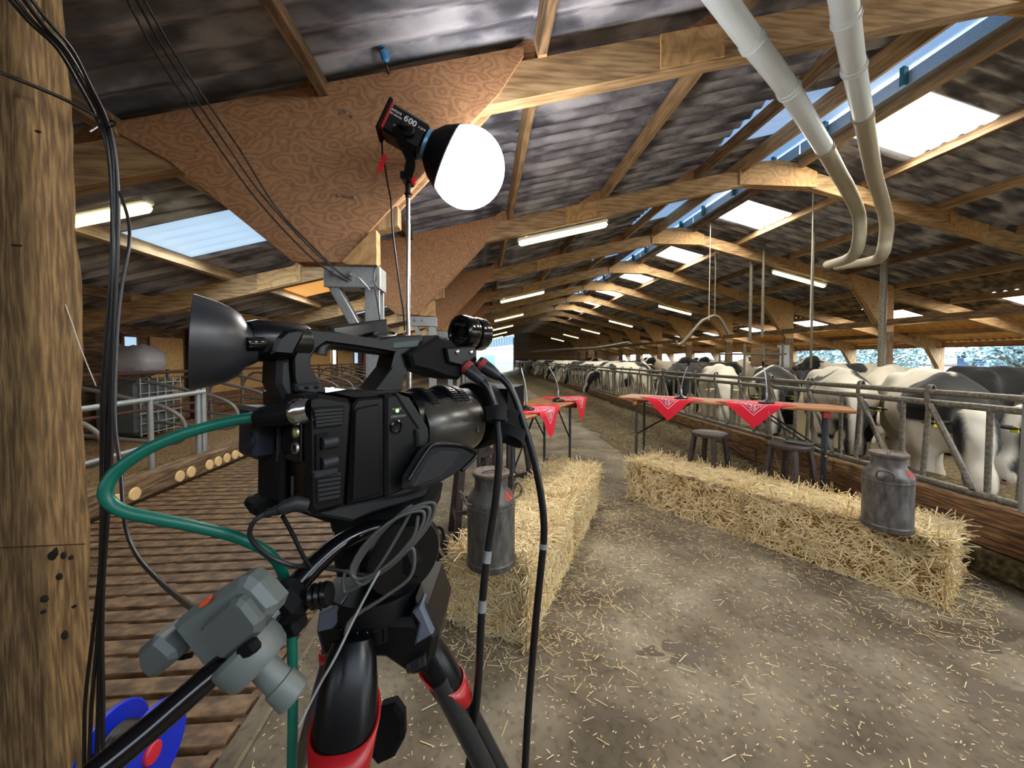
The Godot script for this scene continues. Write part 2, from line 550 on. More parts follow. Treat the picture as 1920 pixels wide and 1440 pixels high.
func floors() -> void:
	var f := structure("floor")
	var st := mb()
	bx(st, Vector3(1.25, -0.1, -19.9), Vector3(4.3, 0.2, 47), Basis.IDENTITY, 0.01)
	done(st, "concrete_slab", M.concrete, f)
	st = mb()
	bx(st, Vector3(-0.95, -0.1, -19.9), Vector3(0.096, 0.2, 47), Basis.IDENTITY, 0.012)
	done(st, "edge_kerb", M.concrete, f)
	st = mb()
	bx(st, Vector3(9.6, -0.1, -19.9), Vector3(12.4, 0.2, 47), Basis.IDENTITY, 0.01)
	done(st, "standing_slab", M.dirt, f)
	st = mb()
	bx(st, Vector3(-2.4, -0.6, -19.9), Vector3(3.0, 0.1, 47), Basis.IDENTITY, 0.01)
	bx(st, Vector3(-2.4, -0.3, 2.0), Vector3(3.0, 0.58, 3.4))
	bx(st, Vector3(-2.4, -0.14, -26.5), Vector3(2.8, 0.27, 34.0))
	done(st, "pit", M.dirt, f)
	# slats: bars across the alley with slots between them; webs close the slots at staggered places
	var pitch := 0.131
	var meshes := []
	for L: float in [1.28, 1.28]:
		for k in 3:
			st = mb()
			bx(st, Vector3.ZERO, Vector3(L - 0.004, 0.16, pitch - 0.036 + 0.004 * k), Basis.IDENTITY, 0.003)
			st.generate_normals()
			meshes.append(st.commit())
	var webs := mb()
	for r in 66:
		var z := -0.66 - r * pitch
		var shift := 0.06 * sin(r * 1.7) if r % 3 == 0 else 0.0
		for c in 2:
			var o := put(meshes[(r + c) % 3], "slat", M.slat, f)
			o.position = Vector3(-1.645 - c * 1.28, -0.08 + rng.randf_range(-0.002, 0.002), z)
			bx(webs, Vector3(-1.01 - c * 1.28 + shift * 0.2, -0.086, z - pitch / 2), Vector3(0.07, 0.15, 0.05), Basis.IDENTITY, 0.002)
			bx(webs, Vector3(-1.9 - c * 1.2 + 0.28 * (r % 3 - 1) + shift, -0.086, z - pitch / 2), Vector3(0.2, 0.15, 0.05), Basis.IDENTITY, 0.002)
	tag(done(webs, "slot_web", M.slat, f), "", "", "", "stuff")
	# cubicle bed on the left, with its kerb
	var k := structure("floor_bed")
	st = mb()
	bx(st, Vector3(-5.05, 0.05, -19.9), Vector3(2.5, 0.3, 47), Basis.IDENTITY, 0.02)
	done(st, "bedding", M.bedding, k)
	st = mb()
	bx(st, Vector3(-3.74, 0.1, -19.9), Vector3(0.14, 0.26, 47), Basis.IDENTITY, 0.025)
	done(st, "kerb_beam", M.old_z, k)
	# pale discs standing in for round sun spots along the kerb foot
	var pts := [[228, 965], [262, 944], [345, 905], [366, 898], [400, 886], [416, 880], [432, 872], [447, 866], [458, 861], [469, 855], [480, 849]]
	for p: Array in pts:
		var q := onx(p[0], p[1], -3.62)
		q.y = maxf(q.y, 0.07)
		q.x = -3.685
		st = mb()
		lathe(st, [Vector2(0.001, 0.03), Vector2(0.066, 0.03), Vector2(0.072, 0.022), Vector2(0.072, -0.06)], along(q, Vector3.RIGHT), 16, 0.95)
		done(st, "sun_spot_disc", mat(C(232, 196, 140), 0.7), k)

func walls() -> void:
	# outer side wall on the right: low wall, posts and knees, open above
	var w := structure("wall_right")
	var st := mb()
	bx(st, Vector3(15.75, 0.45, -19.9), Vector3(0.16, 0.9, 47))
	done(st, "low_wall", M.cement_brown, w)
	st = mb()
	bx(st, Vector3(15.7, 1.96, -19.9), Vector3(0.14, 0.16, 47))
	done(st, "wall_plate", M.timber_z, w)
	st = mb()
	tube(st, [Vector3(15.4, 1.88, 3), Vector3(15.4, 1.88, -43)], 0.02, 6)
	done(st, "red_rail", M.red_dull, w)
	for k in TRUSS_D.size():
		var z: float = -TRUSS_D[k]
		st = mb()
		prism(st, [Vector2(15.5, 0.0), Vector2(15.7, 0.0), Vector2(15.7, 2.05), Vector2(14.6, 2.3), Vector2(14.6, 2.08), Vector2(15.05, 1.9), Vector2(15.5, 1.2)], z - 0.07, z + 0.07)
		done(st, "outer_post", M.timber_y, w)
	# left side wall: plank foot, strand board above, an open bay in front
	w = structure("wall_left")
	st = mb()
	bx(st, Vector3(-6.42, 1.06, -19.9), Vector3(0.08, 2.12, 47))
	done(st, "outer_cladding", M.old_z, w)
	var boards := [[-5.4, -6.3], [-7.85, -8.66], [-9.35, -12.2], [-12.9, -13.8], [-14.4, -16.6], [-17.4, -19.6]]
	for b: Array in boards:
		for n in 2:
			st = mb()
			var len: float = (b[0] - b[1])
			bx(st, Vector3(-6.34, 0.72 + 0.8 * n, b[0] - len / 2), Vector3(0.022, 0.79, len), Basis.IDENTITY, 0.004)
			done(st, "strand_board", M.osb, w)
	for n in 3:
		st = mb()
		bx(st, Vector3(-6.3, 0.3 + 0.16 * n, -14), Vector3(0.05, 0.15, 22), Basis.IDENTITY, 0.01)
		done(st, "foot_plank", M.plank, w)
	for z: float in [-8.74, -13.9, -20]:
		st = mb()
		bx(st, Vector3(-6.2, 1.05, z), Vector3(0.2, 2.1, 0.02))
		bx(st, Vector3(-6.2, 1.05, z - 0.22), Vector3(0.2, 2.1, 0.02))
		bx(st, Vector3(-6.2, 1.05, z - 0.11), Vector3(0.02, 2.1, 0.2))
		done(st, "steel_column", M.burgundy, w)
	# far gable
	w = structure("wall_far")
	var z := -FAR
	for n in 18:
		var xa := 3.5 + n * 0.68
		st = mb()
		var xb := xa + 0.665
		prism(st, [Vector2(xa, 0.0), Vector2(xb, 0.0), Vector2(xb, under(xb)), Vector2(xa, under(xa))], z - 0.05 - 0.012 * (n % 2), z + 0.0, Transform3D.IDENTITY, 0.006)
		done(st, "gable_board", M.old_y, w)
	st = mb()
	prism(st, [Vector2(-0.7, 3.4), Vector2(3.5, 4.4), Vector2(3.5, 4.5), Vector2(-0.7, 3.5)], z - 0.1, z)
	prism(st, [Vector2(-6.4, 0), Vector2(-0.7, 0), Vector2(-0.7, 3.5), Vector2(-6.4, 2.1)], z - 0.1, z)
	done(st, "gable_sheet", M.old_y, w)
	st = mb()
	prism(st, [Vector2(3.5, 0.0), Vector2(15.8, 0.0), Vector2(15.8, 2.1), Vector2(4.62, 4.8), Vector2(3.5, 4.5)], z - 0.14, z - 0.08)
	done(st, "gable_backing", M.old_y, w)
	st = mb()
	bx(st, Vector3(9.5, 1.15, z + 0.1), Vector3(12, 0.5, 0.08))
	done(st, "gable_rail", M.burgundy, w)
	# unseen gable behind the viewer, its opening added to let sky light in
	w = structure("wall_near")
	st = mb()
	prism(st, [Vector2(-6.4, 0), Vector2(-3.0, 0), Vector2(-3.0, 2.95), Vector2(-6.4, 2.1)], 3.4, 3.5)
	prism(st, [Vector2(9.6, 0), Vector2(15.8, 0), Vector2(15.8, 2.05), Vector2(9.6, 3.6)], 3.4, 3.5)
	prism(st, [Vector2(-3.0, 0), Vector2(7.4, 0), Vector2(7.4, 3.6), Vector2(-3.0, 2.9)], 3.4, 3.5)
	prism(st, [Vector2(7.4, 2.4), Vector2(9.6, 2.4), Vector2(9.6, 3.5), Vector2(7.4, 3.6)], 3.4, 3.5)
	prism(st, [Vector2(-3.0, 2.85), Vector2(4.6, 3.9), Vector2(9.6, 3.4), Vector2(9.6, 3.6), Vector2(4.62, 4.75), Vector2(-3.0, 2.95)], 3.4, 3.5)
	done(st, "gable_boarding", M.old_y, w)
	# far doorway with its half curtain of clear strips
	var d := structure("door_1")
	for n in 14:
		st = mb()
		var xa := -0.66 + n * 0.295
		bx(st, Vector3(xa + 0.14, 3.06 + 0.035 * n, z + 0.05), Vector3(0.28, 1.0, 0.012))
		done(st, "clear_panel", M.sky_pale, d)
	st = mb()
	bx(st, Vector3(3.46, 1.9, z + 0.05), Vector3(0.1, 3.8, 0.1))
	bx(st, Vector3(1.4, 2.5, z + 0.05), Vector3(4.2, 0.07, 0.08))
	done(st, "door_frame", M.steel, d)

func sheet_mesh(x0: float, x1: float, n: int, wide: float) -> ArrayMesh:
	# one corrugated sheet from eave side x0 to x1, n waves over its width, 8 mm thick
	var st := mb()
	var steps := n * 8
	var rows := [[], []]
	for side in 2:
		for i in steps + 1:
			var z := -wide * i / steps
			var h := 0.024 * (cos(TAU * n * i / steps) - 1.0) + 0.008 * side
			rows[side].append([Vector3(x0, under(x0) + h + 0.024, z), Vector3(x1, under(x1) + h + 0.036, z)])
	for side in 2:
		smooth(st)
		for i in steps:
			var a: Array = rows[side][i]
			var b: Array = rows[side][i + 1]
			if side == 1: quad(st, a[0], a[1], b[1], b[0])
			else: quad(st, a[0], b[0], b[1], a[1])
	flat(st)
	for e in 2:
		for i in steps:
			quad(st, rows[0][i][e], rows[1][i][e], rows[1][i + 1][e], rows[0][i + 1][e])
	st.generate_normals()
	return st.commit()

func roof() -> void:
	var c := structure("ceiling")
	var left := [-6.7, -4.95, -3.6, -2.35, -1.05, 0.4, 1.83, 3.3, 4.25]
	var right := [15.95, 14.4, 13.1, 11.75, 10.3, 8.9, 7.45, 6.1, 4.98]
	var far := {}
	for side in 2:
		var xs: Array = left if side == 0 else right
		for row in 8:
			var over := 0.07 if side == 0 else -0.07
			var x0: float = xs[row] - (over if row > 0 else 0.0)
			var x1: float = xs[row + 1]
			var narrow := sheet_mesh(x0, x1, 5, 0.95)
			var broad := sheet_mesh(x0, x1, 6, 1.115)
			for k in range(-2, 14):
				var base: float = -(2.74 + BAY * (k - 0))
				for col in 3:
					var off: float = [1.48, 2.4, 0.395][col]
					var wide: float = [0.92, 1.085, 1.085][col]
					var z := base - off
					if z > 3.6 or z - wide < -FAR - 0.6: continue
					var mesh := narrow if col == 0 else broad
					var m: Material = M.cement
					var nm := "roof_sheet"
					if side == 1 and row < 2: m = M.lining
					elif side == 1 and row < 4: m = M.cement_brown
					if col == 0:
						if side == 0 and row == 2 and k >= 0:
							m = M.sky_yellow if k % 4 == 1 else M.sky_pale
							nm = "skylight"
						elif side == 0 and row == 7:
							m = M.sky_blue
							nm = "skylight"
						elif side == 1 and row == 7 and k < 8:
							m = M.sky_white
							nm = "skylight"
						elif side == 1 and row == 2:
							m = M.sky_white
							nm = "skylight"
					var tilt := Vector3(0, 0.0, z)
					if k < 4 or nm == "skylight":
						var o := put(mesh, nm, m, c)
						o.position = tilt + Vector3(0, 0.003 * (col - 1), 0)
					else:
						if not far.has(m): far[m] = mb()
						far[m].append_from(mesh, 0, Transform3D(Basis.IDENTITY, tilt))
	for m: Material in far:
		var o := put(far[m].commit(), "roof_sheets_beyond", m, c)
		tag(o, "", "", "", "stuff")
	# the open ridge: upstands, a raised clear cap and its brackets
	var v := structure("trim_ridge")
	for k in range(-1, 14):
		var z := -(2.74 + BAY * k) + 0.0
		var mid := z - BAY / 2
		var st := mb()
		bar(st, Vector3(5.02, 4.76, z), Vector3(5.02, 4.76, z - BAY + 0.02), 0.02, 0.26)
		bar(st, Vector3(4.95, 4.64, z), Vector3(4.95, 4.64, z - BAY + 0.02), 0.15, 0.015)
		done(st, "ridge_flashing", M.galv, v)
		st = mb()
		bar(st, Vector3(4.22, 4.78, z), Vector3(4.22, 4.78, z - BAY + 0.02), 0.02, 0.24)
		done(st, "ridge_flashing", M.galv, v)
		st = mb()
		for s: float in [-1.0, 1.0]:
			quad(st, Vector3(4.62, 5.02, z), Vector3(4.62, 5.02, z - BAY), Vector3(4.62 + s * 0.5, 4.9, z - BAY), Vector3(4.62 + s * 0.5, 4.9, z))
		done(st, "ridge_cap", M.sky_blue, v)
		st = mb()
		for q: float in [0.16, 0.5, 0.84]:
			bar(st, Vector3(4.3, 4.72, z - BAY * q), Vector3(4.3, 5.02, z - BAY * q), 0.07, 0.05)
			bar(st, Vector3(4.98, 4.72, z - BAY * q), Vector3(4.98, 5.02, z - BAY * q), 0.07, 0.05)
		done(st, "cap_bracket", mat(C(30, 82, 84), 0.5), v)

func purlins() -> void:
	var xs := [-4.95, -3.6, -2.35, -1.05, 0.4, 1.83, 3.3, 4.02, 5.0, 6.14, 7.45, 8.9, 10.3, 11.75, 13.1, 14.4]
	var where := ["above the left cubicles", "along the lower edge of the left roof lights", "above the left alley", "over the left knee panels", "beside the lit studio lamp", "over the left rafters half way up the slope", "beneath the blue roof sheets", "left of the open ridge", "right of the open ridge", "along the lower edge of the ridge roof lights", "on the right slope below the ridge roof lights", "over the right lamps", "over the right posts", "above the low right roof lights", "below the low right roof lights", "against the pale right eave lining"]
	for i in xs.size():
		var x: float = xs[i]
		var t := structure("trim_purlin")
		tag(t, "sawn timber purlin running the length of the roof " + where[i], "purlin")
		for k in range(-1, 14):
			var z := -(2.74 + BAY * k) + 0.05
			var st := mb()
			var hh := 0.2 if i in [7] else 0.14
			bx(st, Vector3(x, under(x) - 0.03 - hh / 2, z - BAY / 2), Vector3(0.062, hh, BAY + 0.06 * (1 if k % 2 == 0 else -1)), Basis(Vector3.BACK, (0.24 if x < RIDGE else -0.24)), 0.004)
			done(st, "purlin_length", M.timber_z if (k + i) % 3 != 0 and k > -1 else M.old_z, t)

func frames() -> void:
	# one portal frame at z = 0, copied to every bay
	var t := thing("portal_frame", "", "roof frame", Vector3(0, 0, -TRUSS_D[0]), 0.0, "timber portal frames across the barn")
	var st: SurfaceTool
	var th := 0.055
	# rafters
	st = mb()
	prism(st, [Vector2(-6.2, 1.99), Vector2(-6.2, 1.72), Vector2(4.5, 4.30), Vector2(4.5, 4.56)], -th, th, Transform3D.IDENTITY, 0.006)
	done(st, "rafter", M.timber_x, t)
	st = mb()
	prism(st, [Vector2(15.6, 1.95), Vector2(15.6, 1.70), Vector2(4.74, 4.30), Vector2(4.74, 4.56)], -th, th, Transform3D.IDENTITY, 0.006)
	done(st, "rafter", M.timber_x, t)
	# apex plates
	for s: float in [-1.0, 1.0]:
		st = mb()
		var ap := [Vector2(3.98, 4.2), Vector2(5.26, 4.2), Vector2(5.26, 4.44), Vector2(4.95, 4.56), Vector2(4.62, 4.6), Vector2(4.3, 4.56), Vector2(3.98, 4.44)]
		prism(st, ap, s * th, s * (th + 0.02), Transform3D.IDENTITY, 0.003)
		done(st, "apex_plate", M.ply_pale, t)
	# plywood splice plates on the rafters
	for q: Array in [[1.25, 1.72, 0.0], [-3.2, -2.6, 0.0], [7.6, 8.3, 0.0]]:
		st = mb()
		var a: float = top_of_rafter(q[0])
		var b: float = top_of_rafter(q[1])
		prism(st, [Vector2(q[0], a - 0.01), Vector2(q[0], a - 0.25), Vector2(q[1], b - 0.25), Vector2(q[1], b - 0.01)], th, th + 0.014, Transform3D.IDENTITY, 0.002)
		done(st, "splice_plate", M.ply_pale, t)
	for side in 2:
		var X := func(x: float) -> float: return x if side == 0 else 2 * RIDGE - x
		# knee panels, front and back of the rafter, with framing timbers between
		var kp := [Vector2(-2.4, 2.98), Vector2(0.284, 3.625), Vector2(0.284, 3.563), Vector2(0.116, 3.298), Vector2(-0.751, 2.354), Vector2(-0.93, 2.14), Vector2(-1.25, 2.14), Vector2(-2.02, 2.777)]
		if side == 1: kp = [Vector2(-0.95, 3.3), Vector2(0.284, 3.625), Vector2(0.116, 3.298), Vector2(-0.72, 2.16), Vector2(-0.98, 2.16)]
		for s: float in [1.0, -1.0]:
			st = mb()
			prism(st, kp.map(func(p): return Vector2(X.call(p.x), p.y)), s * th, s * (th + 0.02), Transform3D.IDENTITY, 0.003)
			done(st, "knee_panel", M.ply if side == 0 else M.ply_pale, t)
		st = mb()
		for seg: Array in [[Vector2(0.08, 3.31), Vector2(-0.86, 2.27)], [Vector2(-1.2, 2.2), Vector2(-2.1, 2.9)]] if side == 0 else [[Vector2(0.08, 3.31), Vector2(-0.73, 2.2)]]:
			var d: Vector2 = (seg[1] - seg[0]).normalized() * 0.0
			bar(st, Vector3(X.call(seg[0].x), seg[0].y + 0.055, 0) , Vector3(X.call(seg[1].x), seg[1].y + 0.055, 0), 0.1, 0.05, Vector3.BACK)
		done(st, "knee_brace", M.timber_x, t)
		if side == 0:
			# packing timbers at the foot of the knee
			st = mb()
			prism(st, [Vector2(-0.93, 2.14), Vector2(-0.73, 2.35), Vector2(-0.70, 2.35), Vector2(-0.70, 2.12), Vector2(-0.9, 2.12)], 0.01, th + 0.05, Transform3D.IDENTITY, 0.003)
			done(st, "knee_foot", M.ply_pale, t)
			st = mb()
			prism(st, [Vector2(-0.76, 2.37), Vector2(-0.6, 2.53), Vector2(-0.57, 2.53), Vector2(-0.57, 2.4), Vector2(-0.72, 2.36)], -th, th, Transform3D.IDENTITY, 0.003)
			done(st, "knee_block", M.timber_y, t)
		else:
			st = mb()
			bx(st, Vector3(X.call(-0.86), 1.1, 0), Vector3(0.26, 2.2, 0.14), Basis.IDENTITY, 0.008)
			done(st, "post", M.old_y, t)
	# cleats that hold the purlins
	st = mb()
	for x: float in [-2.35, -1.05, 0.4, 1.83, 3.3, 6.14, 7.45, 8.9]:
		st = mb()
		var s := 1.0 if x < RIDGE else -1.0
		prism(st, [Vector2(x - s * 0.42, top_of_rafter(x - s * 0.42) - 0.01), Vector2(x - s * 0.03, top_of_rafter(x) - 0.01), Vector2(x - s * 0.03, top_of_rafter(x) + 0.13), Vector2(x - s * 0.1, top_of_rafter(x) + 0.13)], -0.03, 0.03)
		done(st, "purlin_cleat", M.ply, t)
	for p: Vector2 in [Vector2(-0.93, 3.12), Vector2(-0.9, 3.13), Vector2(-0.86, 3.1), Vector2(-0.95, 2.58), Vector2(-0.9, 2.575), Vector2(-0.85, 2.57)]:
		st = mb()
		lathe(st, [Vector2(0.001, 0.016), Vector2(0.009, 0.014), Vector2(0.011, 0.0)], along(Vector3(p.x, p.y, th + 0.02), Vector3.BACK), 8)
		done(st, "bolt", M.steel, t)
	tuck(t, "knee_foot", ["knee_block"])
	t.set_meta("label", "nearest timber portal frame, its broad plywood knee panel right behind the studio lamp")
	for k in range(1, TRUSS_D.size()):
		copy_of(t, Vector3(0, 0, -TRUSS_D[k]), 0.0, "%s timber portal frame from the viewer, counted along the barn roof" % ORDER[k])
	# long beam and rail along the right-hand posts
	st = mb()
	bx(st, Vector3(9.86, 2.38, -19.9), Vector3(0.1, 0.15, 46), Basis.IDENTITY, 0.006)
	tag(done(st, "post_beam", M.old_z), "long weathered beam fixed along the right row of posts above the cows", "beam")
	# galvanised steel posts under the left knees
	var s := thing("steel_post", "galvanised steel post with a bolted head plate behind the video camera handle", "post", Vector3(0, 0, -2.74), 0.0, "steel posts below the left knee panels")
	st = mb()
	bx(st, Vector3(-0.87, 2.045, 0.075), Vector3(0.37, 0.14, 0.012), Basis.IDENTITY, 0.004)
	bx(st, Vector3(-0.87, 2.045, -0.075), Vector3(0.37, 0.14, 0.012), Basis.IDENTITY, 0.004)
	bx(st, Vector3(-0.69, 2.04, 0), Vector3(0.012, 0.15, 0.15), Basis.IDENTITY, 0.004)
	bx(st, Vector3(-0.87, 1.98, 0), Vector3(0.34, 0.012, 0.15), Basis.IDENTITY, 0.004)
	done(st, "head_plate", M.galv, s)
	st = mb()
	bx(st, Vector3(-0.745, 1.0, 0.055), Vector3(0.1, 2.0, 0.01))
	bx(st, Vector3(-0.745, 1.0, -0.055), Vector3(0.1, 2.0, 0.01))
	bx(st, Vector3(-0.745, 1.0, 0), Vector3(0.008, 2.0, 0.11))
	done(st, "shaft", M.galv, s)
	st = mb()
	bar(st, Vector3(-1.0, 1.98, 0.03), Vector3(-0.79, 1.6, 0.03), 0.06, 0.08, Vector3.BACK)
	done(st, "strut", M.galv, s)
	for x: float in [-0.995, -0.88]:
		st = mb()
		lathe(st, [Vector2(0.001, 0.022), Vector2(0.013, 0.02), Vector2(0.016, 0.01), Vector2(0.016, 0.006), Vector2(0.026, 0.005), Vector2(0.026, 0.0)], along(Vector3(x, 2.06, 0.081), Vector3.BACK), 6)
		done(st, "bolt", M.steel, s)
	tuck(s, "head_plate", ["bolt"])
	for k in range(1, 9):
		copy_of(s, Vector3(0, 0, -TRUSS_D[k]), 0.0, "galvanised steel post below the %s left knee panel from the viewer" % ORDER[k])

func lamps() -> void:
	# fluorescent battens below the rafters
	var t := thing("fluorescent_lamp", "", "ceiling light", Vector3.ZERO, 0.0, "fluorescent tube lights below the rafters")
	var st := mb()
	bx(st, Vector3(0, 0.03, 0), Vector3(1.26, 0.05, 0.11), Basis.IDENTITY, 0.012)
	done(st, "housing", M.white, t)
	st = mb()
	bx(st, Vector3(0, -0.025, 0), Vector3(1.24, 0.07, 0.1), Basis.IDENTITY, 0.03)
	done(st, "tube", M.tube_glow, t)
	var spots := []
	for k: int in [1, 3, 5, 7, 9, 11]: spots.append([1.25, k, 1])
	for k: int in [2, 4, 6, 8, 10, 12]: spots.append([7.85, k, -1])
	for k: int in [0, 2, 4, 6]: spots.append([-2.9 - 0.18 * k, k, 1])
	for i in spots.size():
		var x: float = spots[i][0]
		var k: int = spots[i][1]
		var sg: int = spots[i][2]
		var at := Vector3(x, top_of_rafter(x) - 0.33, -TRUSS_D[k] - 0.12) if i < 12 else Vector3(x - 0.62, under(x) - 0.3, -TRUSS_D[k] - 0.8)
		var lb := ""
		if i < 6: lb = ["large fluorescent light to the right of the lit studio lamp", "second fluorescent light of the left slope above the cows", "third fluorescent light of the left slope", "fourth fluorescent light of the left slope", "fifth fluorescent light of the left slope", "last fluorescent light of the left slope, by the far doorway"][i]
		elif i < 12: lb = "%s fluorescent light on the right slope of the roof" % ORDER[i - 6]
		else: lb = ["short glowing fluorescent light just past the big wooden post", "fluorescent light low over the left alley behind the camera eyepiece", "third fluorescent light over the left alley", "last fluorescent light over the left alley"][i - 12]
		var o: Node3D = t if i == 0 else copy_of(t, at, 0.0)
		o.position = at
		o.rotation.z = atan(0.24) * sg
		if i == 0: o.scale.x = 1.15
		o.set_meta("label", lb)
		var a := AreaLight3D.new()
		a.name = "lamp_glow"
		a.area_size = Vector2(1.2, 0.09)
		a.light_color = Color(1.0, 0.93, 0.68)
		a.light_energy = 0.55
		a.shadow_enabled = true
		add_child(a, true)
		a.position = at + Vector3(0, -0.08, 0)
		a.rotation = Vector3(-PI / 2, 0, 0)

# ---------------------------------------------------------------- the video camera and what carries it
func at(x: float, y: float, depth: float) -> Vector3:
	return EYE + ray(x, y) * depth
# where the sight line through a pixel meets the plane z = off of a frame, in that frame
func fr(f: Transform3D, x: float, y: float, off := 0.0) -> Vector3:
	var inv := f.affine_inverse()
	var o := inv * EYE
	var d := inv.basis * ray(x, y)
	return o + d * ((off - o.z) / d.z)
func frs(f: Transform3D, pts: Array, off := 0.0) -> Array:
	return pts.map(func(p): var v := fr(f, p[0], p[1], off); return Vector2(v.x, v.y))

func camera_frame() -> Transform3D:
	var u := ray(1470, 702).normalized()
	var w := u.cross(Vector3.UP).normalized()
	return Transform3D(Basis(u, w.cross(u), w), at(570, 800, 0.46))

func video_camera() -> void:
	var f := camera_frame()
	var t := thing("video_camera", "black shoulder-size video camera with top handle and large flared eyecup, standing on the tripod", "video camera")
	t.transform = f
	var I := Transform3D.IDENTITY
	var st: SurfaceTool
	var AX := func(x: float, y: float, off: float, turn := Vector3.RIGHT) -> Transform3D: return along(fr(f, x, y, off), turn, Vector3.UP)
	# housing: rear, middle and front sections
	st = mb()
	prism(st, frs(f, [[574, 742], [600, 738], [656, 748], [663, 760], [650, 948], [640, 953], [590, 967], [578, 955]]), -0.124, 0.0, I, 0.006)
	done(st, "rear_housing", M.black_satin, t)
	st = mb()
	prism(st, frs(f, [[662, 760], [672, 748], [726, 743], [727, 930], [652, 948]], -0.005), -0.12, -0.005, I, 0.003)
	done(st, "middle_housing", M.black_satin, t)
	st = mb()
	prism(st, frs(f, [[666, 772], [672, 765], [712, 757], [714, 925], [660, 942]], -0.002), -0.01, -0.0025, I, 0.002)
	done(st, "door_panel", M.black_satin, t)
	st = mb()
	prism(st, frs(f, [[724, 741], [748, 736], [766, 746], [802, 800], [806, 846], [770, 915], [724, 934]], 0.001), -0.118, 0.001, I, 0.004)
	done(st, "front_housing", M.black, t)
	st = mb()
	prism(st, frs(f, [[742, 738], [768, 745], [803, 802], [786, 806]], 0.004), -0.1, 0.004, I, 0.002)
	prism(st, frs(f, [[782, 806], [804, 801], [806, 818], [800, 842], [784, 838]], 0.008), -0.02, 0.008, I, 0.003)
	done(st, "release_block", M.grey_black, t)
	st = mb()
	prism(st, frs(f, [[602, 735], [640, 729], [742, 731], [728, 743], [672, 748], [650, 749]], -0.03), -0.1, -0.012, I, 0.004)
	done(st, "top_ridge", M.black_gloss, t)
	# vents with slats
	for v: Array in [[[588, 768], [644, 764], [641, 796], [592, 802], 5], [[594, 890], [640, 884], [637, 934], [596, 942], 6]]:
		st = mb()
		prism(st, frs(f, [[v[0][0] - 3, v[0][1] - 4], [v[1][0] + 4, v[1][1] - 4], [v[2][0] + 2, v[2][1] + 3], [v[3][0] - 2, v[3][1] + 4]], 0.002), -0.004, 0.0012, I, 0.001)
		done(st, "vent_frame", M.black_matt, t)
		for k: int in v[4]:
			st = mb()
			var q: float = (k + 0.5) / v[4]
			var a := Vector2(v[0][0], v[0][1]).lerp(Vector2(v[3][0], v[3][1]), q)
			var b := Vector2(v[1][0], v[1][1]).lerp(Vector2(v[2][0], v[2][1]), q)
			bar(st, fr(f, a.x, a.y, 0.002), fr(f, b.x, b.y, 0.002), 0.004, 0.0022, Vector3.BACK, 0.0008)
			done(st, "vent_slat", M.grey_black, t)
	st = mb()
	prism(st, frs(f, [[586, 885], [634, 876], [636, 888], [590, 900]], 0.006), -0.002, 0.006, I, 0.002)
	done(st, "vent_lip", M.grey_black, t)
	# thumb wheels and switches
	for q: Array in [[598, 828, 633, 0.0085], [598, 866, 632, 0.008]]:
		st = mb()
		var p := fr(f, q[0], q[1] + 4, 0.0)
		lathe(st, [Vector2(0.001, 0), Vector2(q[3], 0.0), Vector2(q[3], 0.019), Vector2(0.001, 0.019)], along(p + Vector3(0.002, 0, 0.001), Vector3.RIGHT), 14)
		done(st, "thumb_wheel", M.grey_black, t)
	st = mb()
	prism(st, frs(f, [[592, 815], [616, 810], [616, 818], [600, 822], [600, 880], [592, 884]], 0.002), -0.002, 0.003, I, 0.001)
	done(st, "wheel_guard", M.black_matt, t)
	# power lamp, its lettering and the record button
	st = mb()
	lathe(st, [Vector2(0.0026, -0.002), Vector2(0.0026, 0.0012), Vector2(0.0012, 0.002), Vector2(0.0001, 0.002)], AX.call(744.5, 770, 0.001, Vector3.BACK), 12)
	done(st, "power_led", M.led_green, t)
	for s: Array in [["POWER", 744, 765, M.tape], ["START/STOP", 747, 778.5, M.tape]]:
		var o := put(words(s[0], 0.0046, 0.0004), "printed_word", s[3], t)
		o.position = fr(f, s[1], s[2], 0.0014) + Vector3(0, -0.0015, 0)
	st = mb()
	lathe(st, [Vector2(0.0105, -0.002), Vector2(0.0105, 0.002), Vector2(0.008, 0.0035), Vector2(0.0075, 0.0015), Vector2(0.004, 0.0012), Vector2(0.0001, 0.001)], AX.call(742, 800, 0.001, Vector3.BACK), 18)
	done(st, "record_button", M.black_gloss, t)
	# rear: battery, socket plate, sockets
	st = mb()
	bx(st, Vector3(-0.012, -0.014, -0.096), Vector3(0.028, 0.066, 0.052), Basis.IDENTITY, 0.005)
	for y: float in [0.003, -0.024]:
		lathe(st, [Vector2(0.011, -0.001), Vector2(0.011, 0.001), Vector2(0.008, 0.0015), Vector2(0.0001, 0.0005)], along(Vector3(-0.0262, y, -0.083), Vector3.LEFT), 16)
	done(st, "battery", mat(C(20, 25, 40), 0.5), t)
	st = mb()
	bx(st, Vector3(0.0, -0.07, -0.08), Vector3(0.01, 0.066, 0.07), Basis.IDENTITY, 0.004)
	bx(st, Vector3(-0.004, -0.112, -0.1), Vector3(0.03, 0.022, 0.03), Basis(Vector3.BACK, 0.5), 0.004)
	done(st, "battery_plate", M.black_matt, t)
	st = mb()
	bx(st, Vector3(0.001, -0.012, -0.034), Vector3(0.006, 0.068, 0.052), Basis.IDENTITY, 0.002)
	done(st, "socket_plate", M.black_gloss, t)
	st = mb()
	bx(st, Vector3(-0.003, -0.02, -0.056), Vector3(0.006, 0.06, 0.004), Basis.IDENTITY, 0.001)
	bx(st, Vector3(-0.002, -0.075, -0.022), Vector3(0.003, 0.024, 0.004), Basis.IDENTITY, 0.001)
	done(st, "rear_switch", M.grey_black, t)
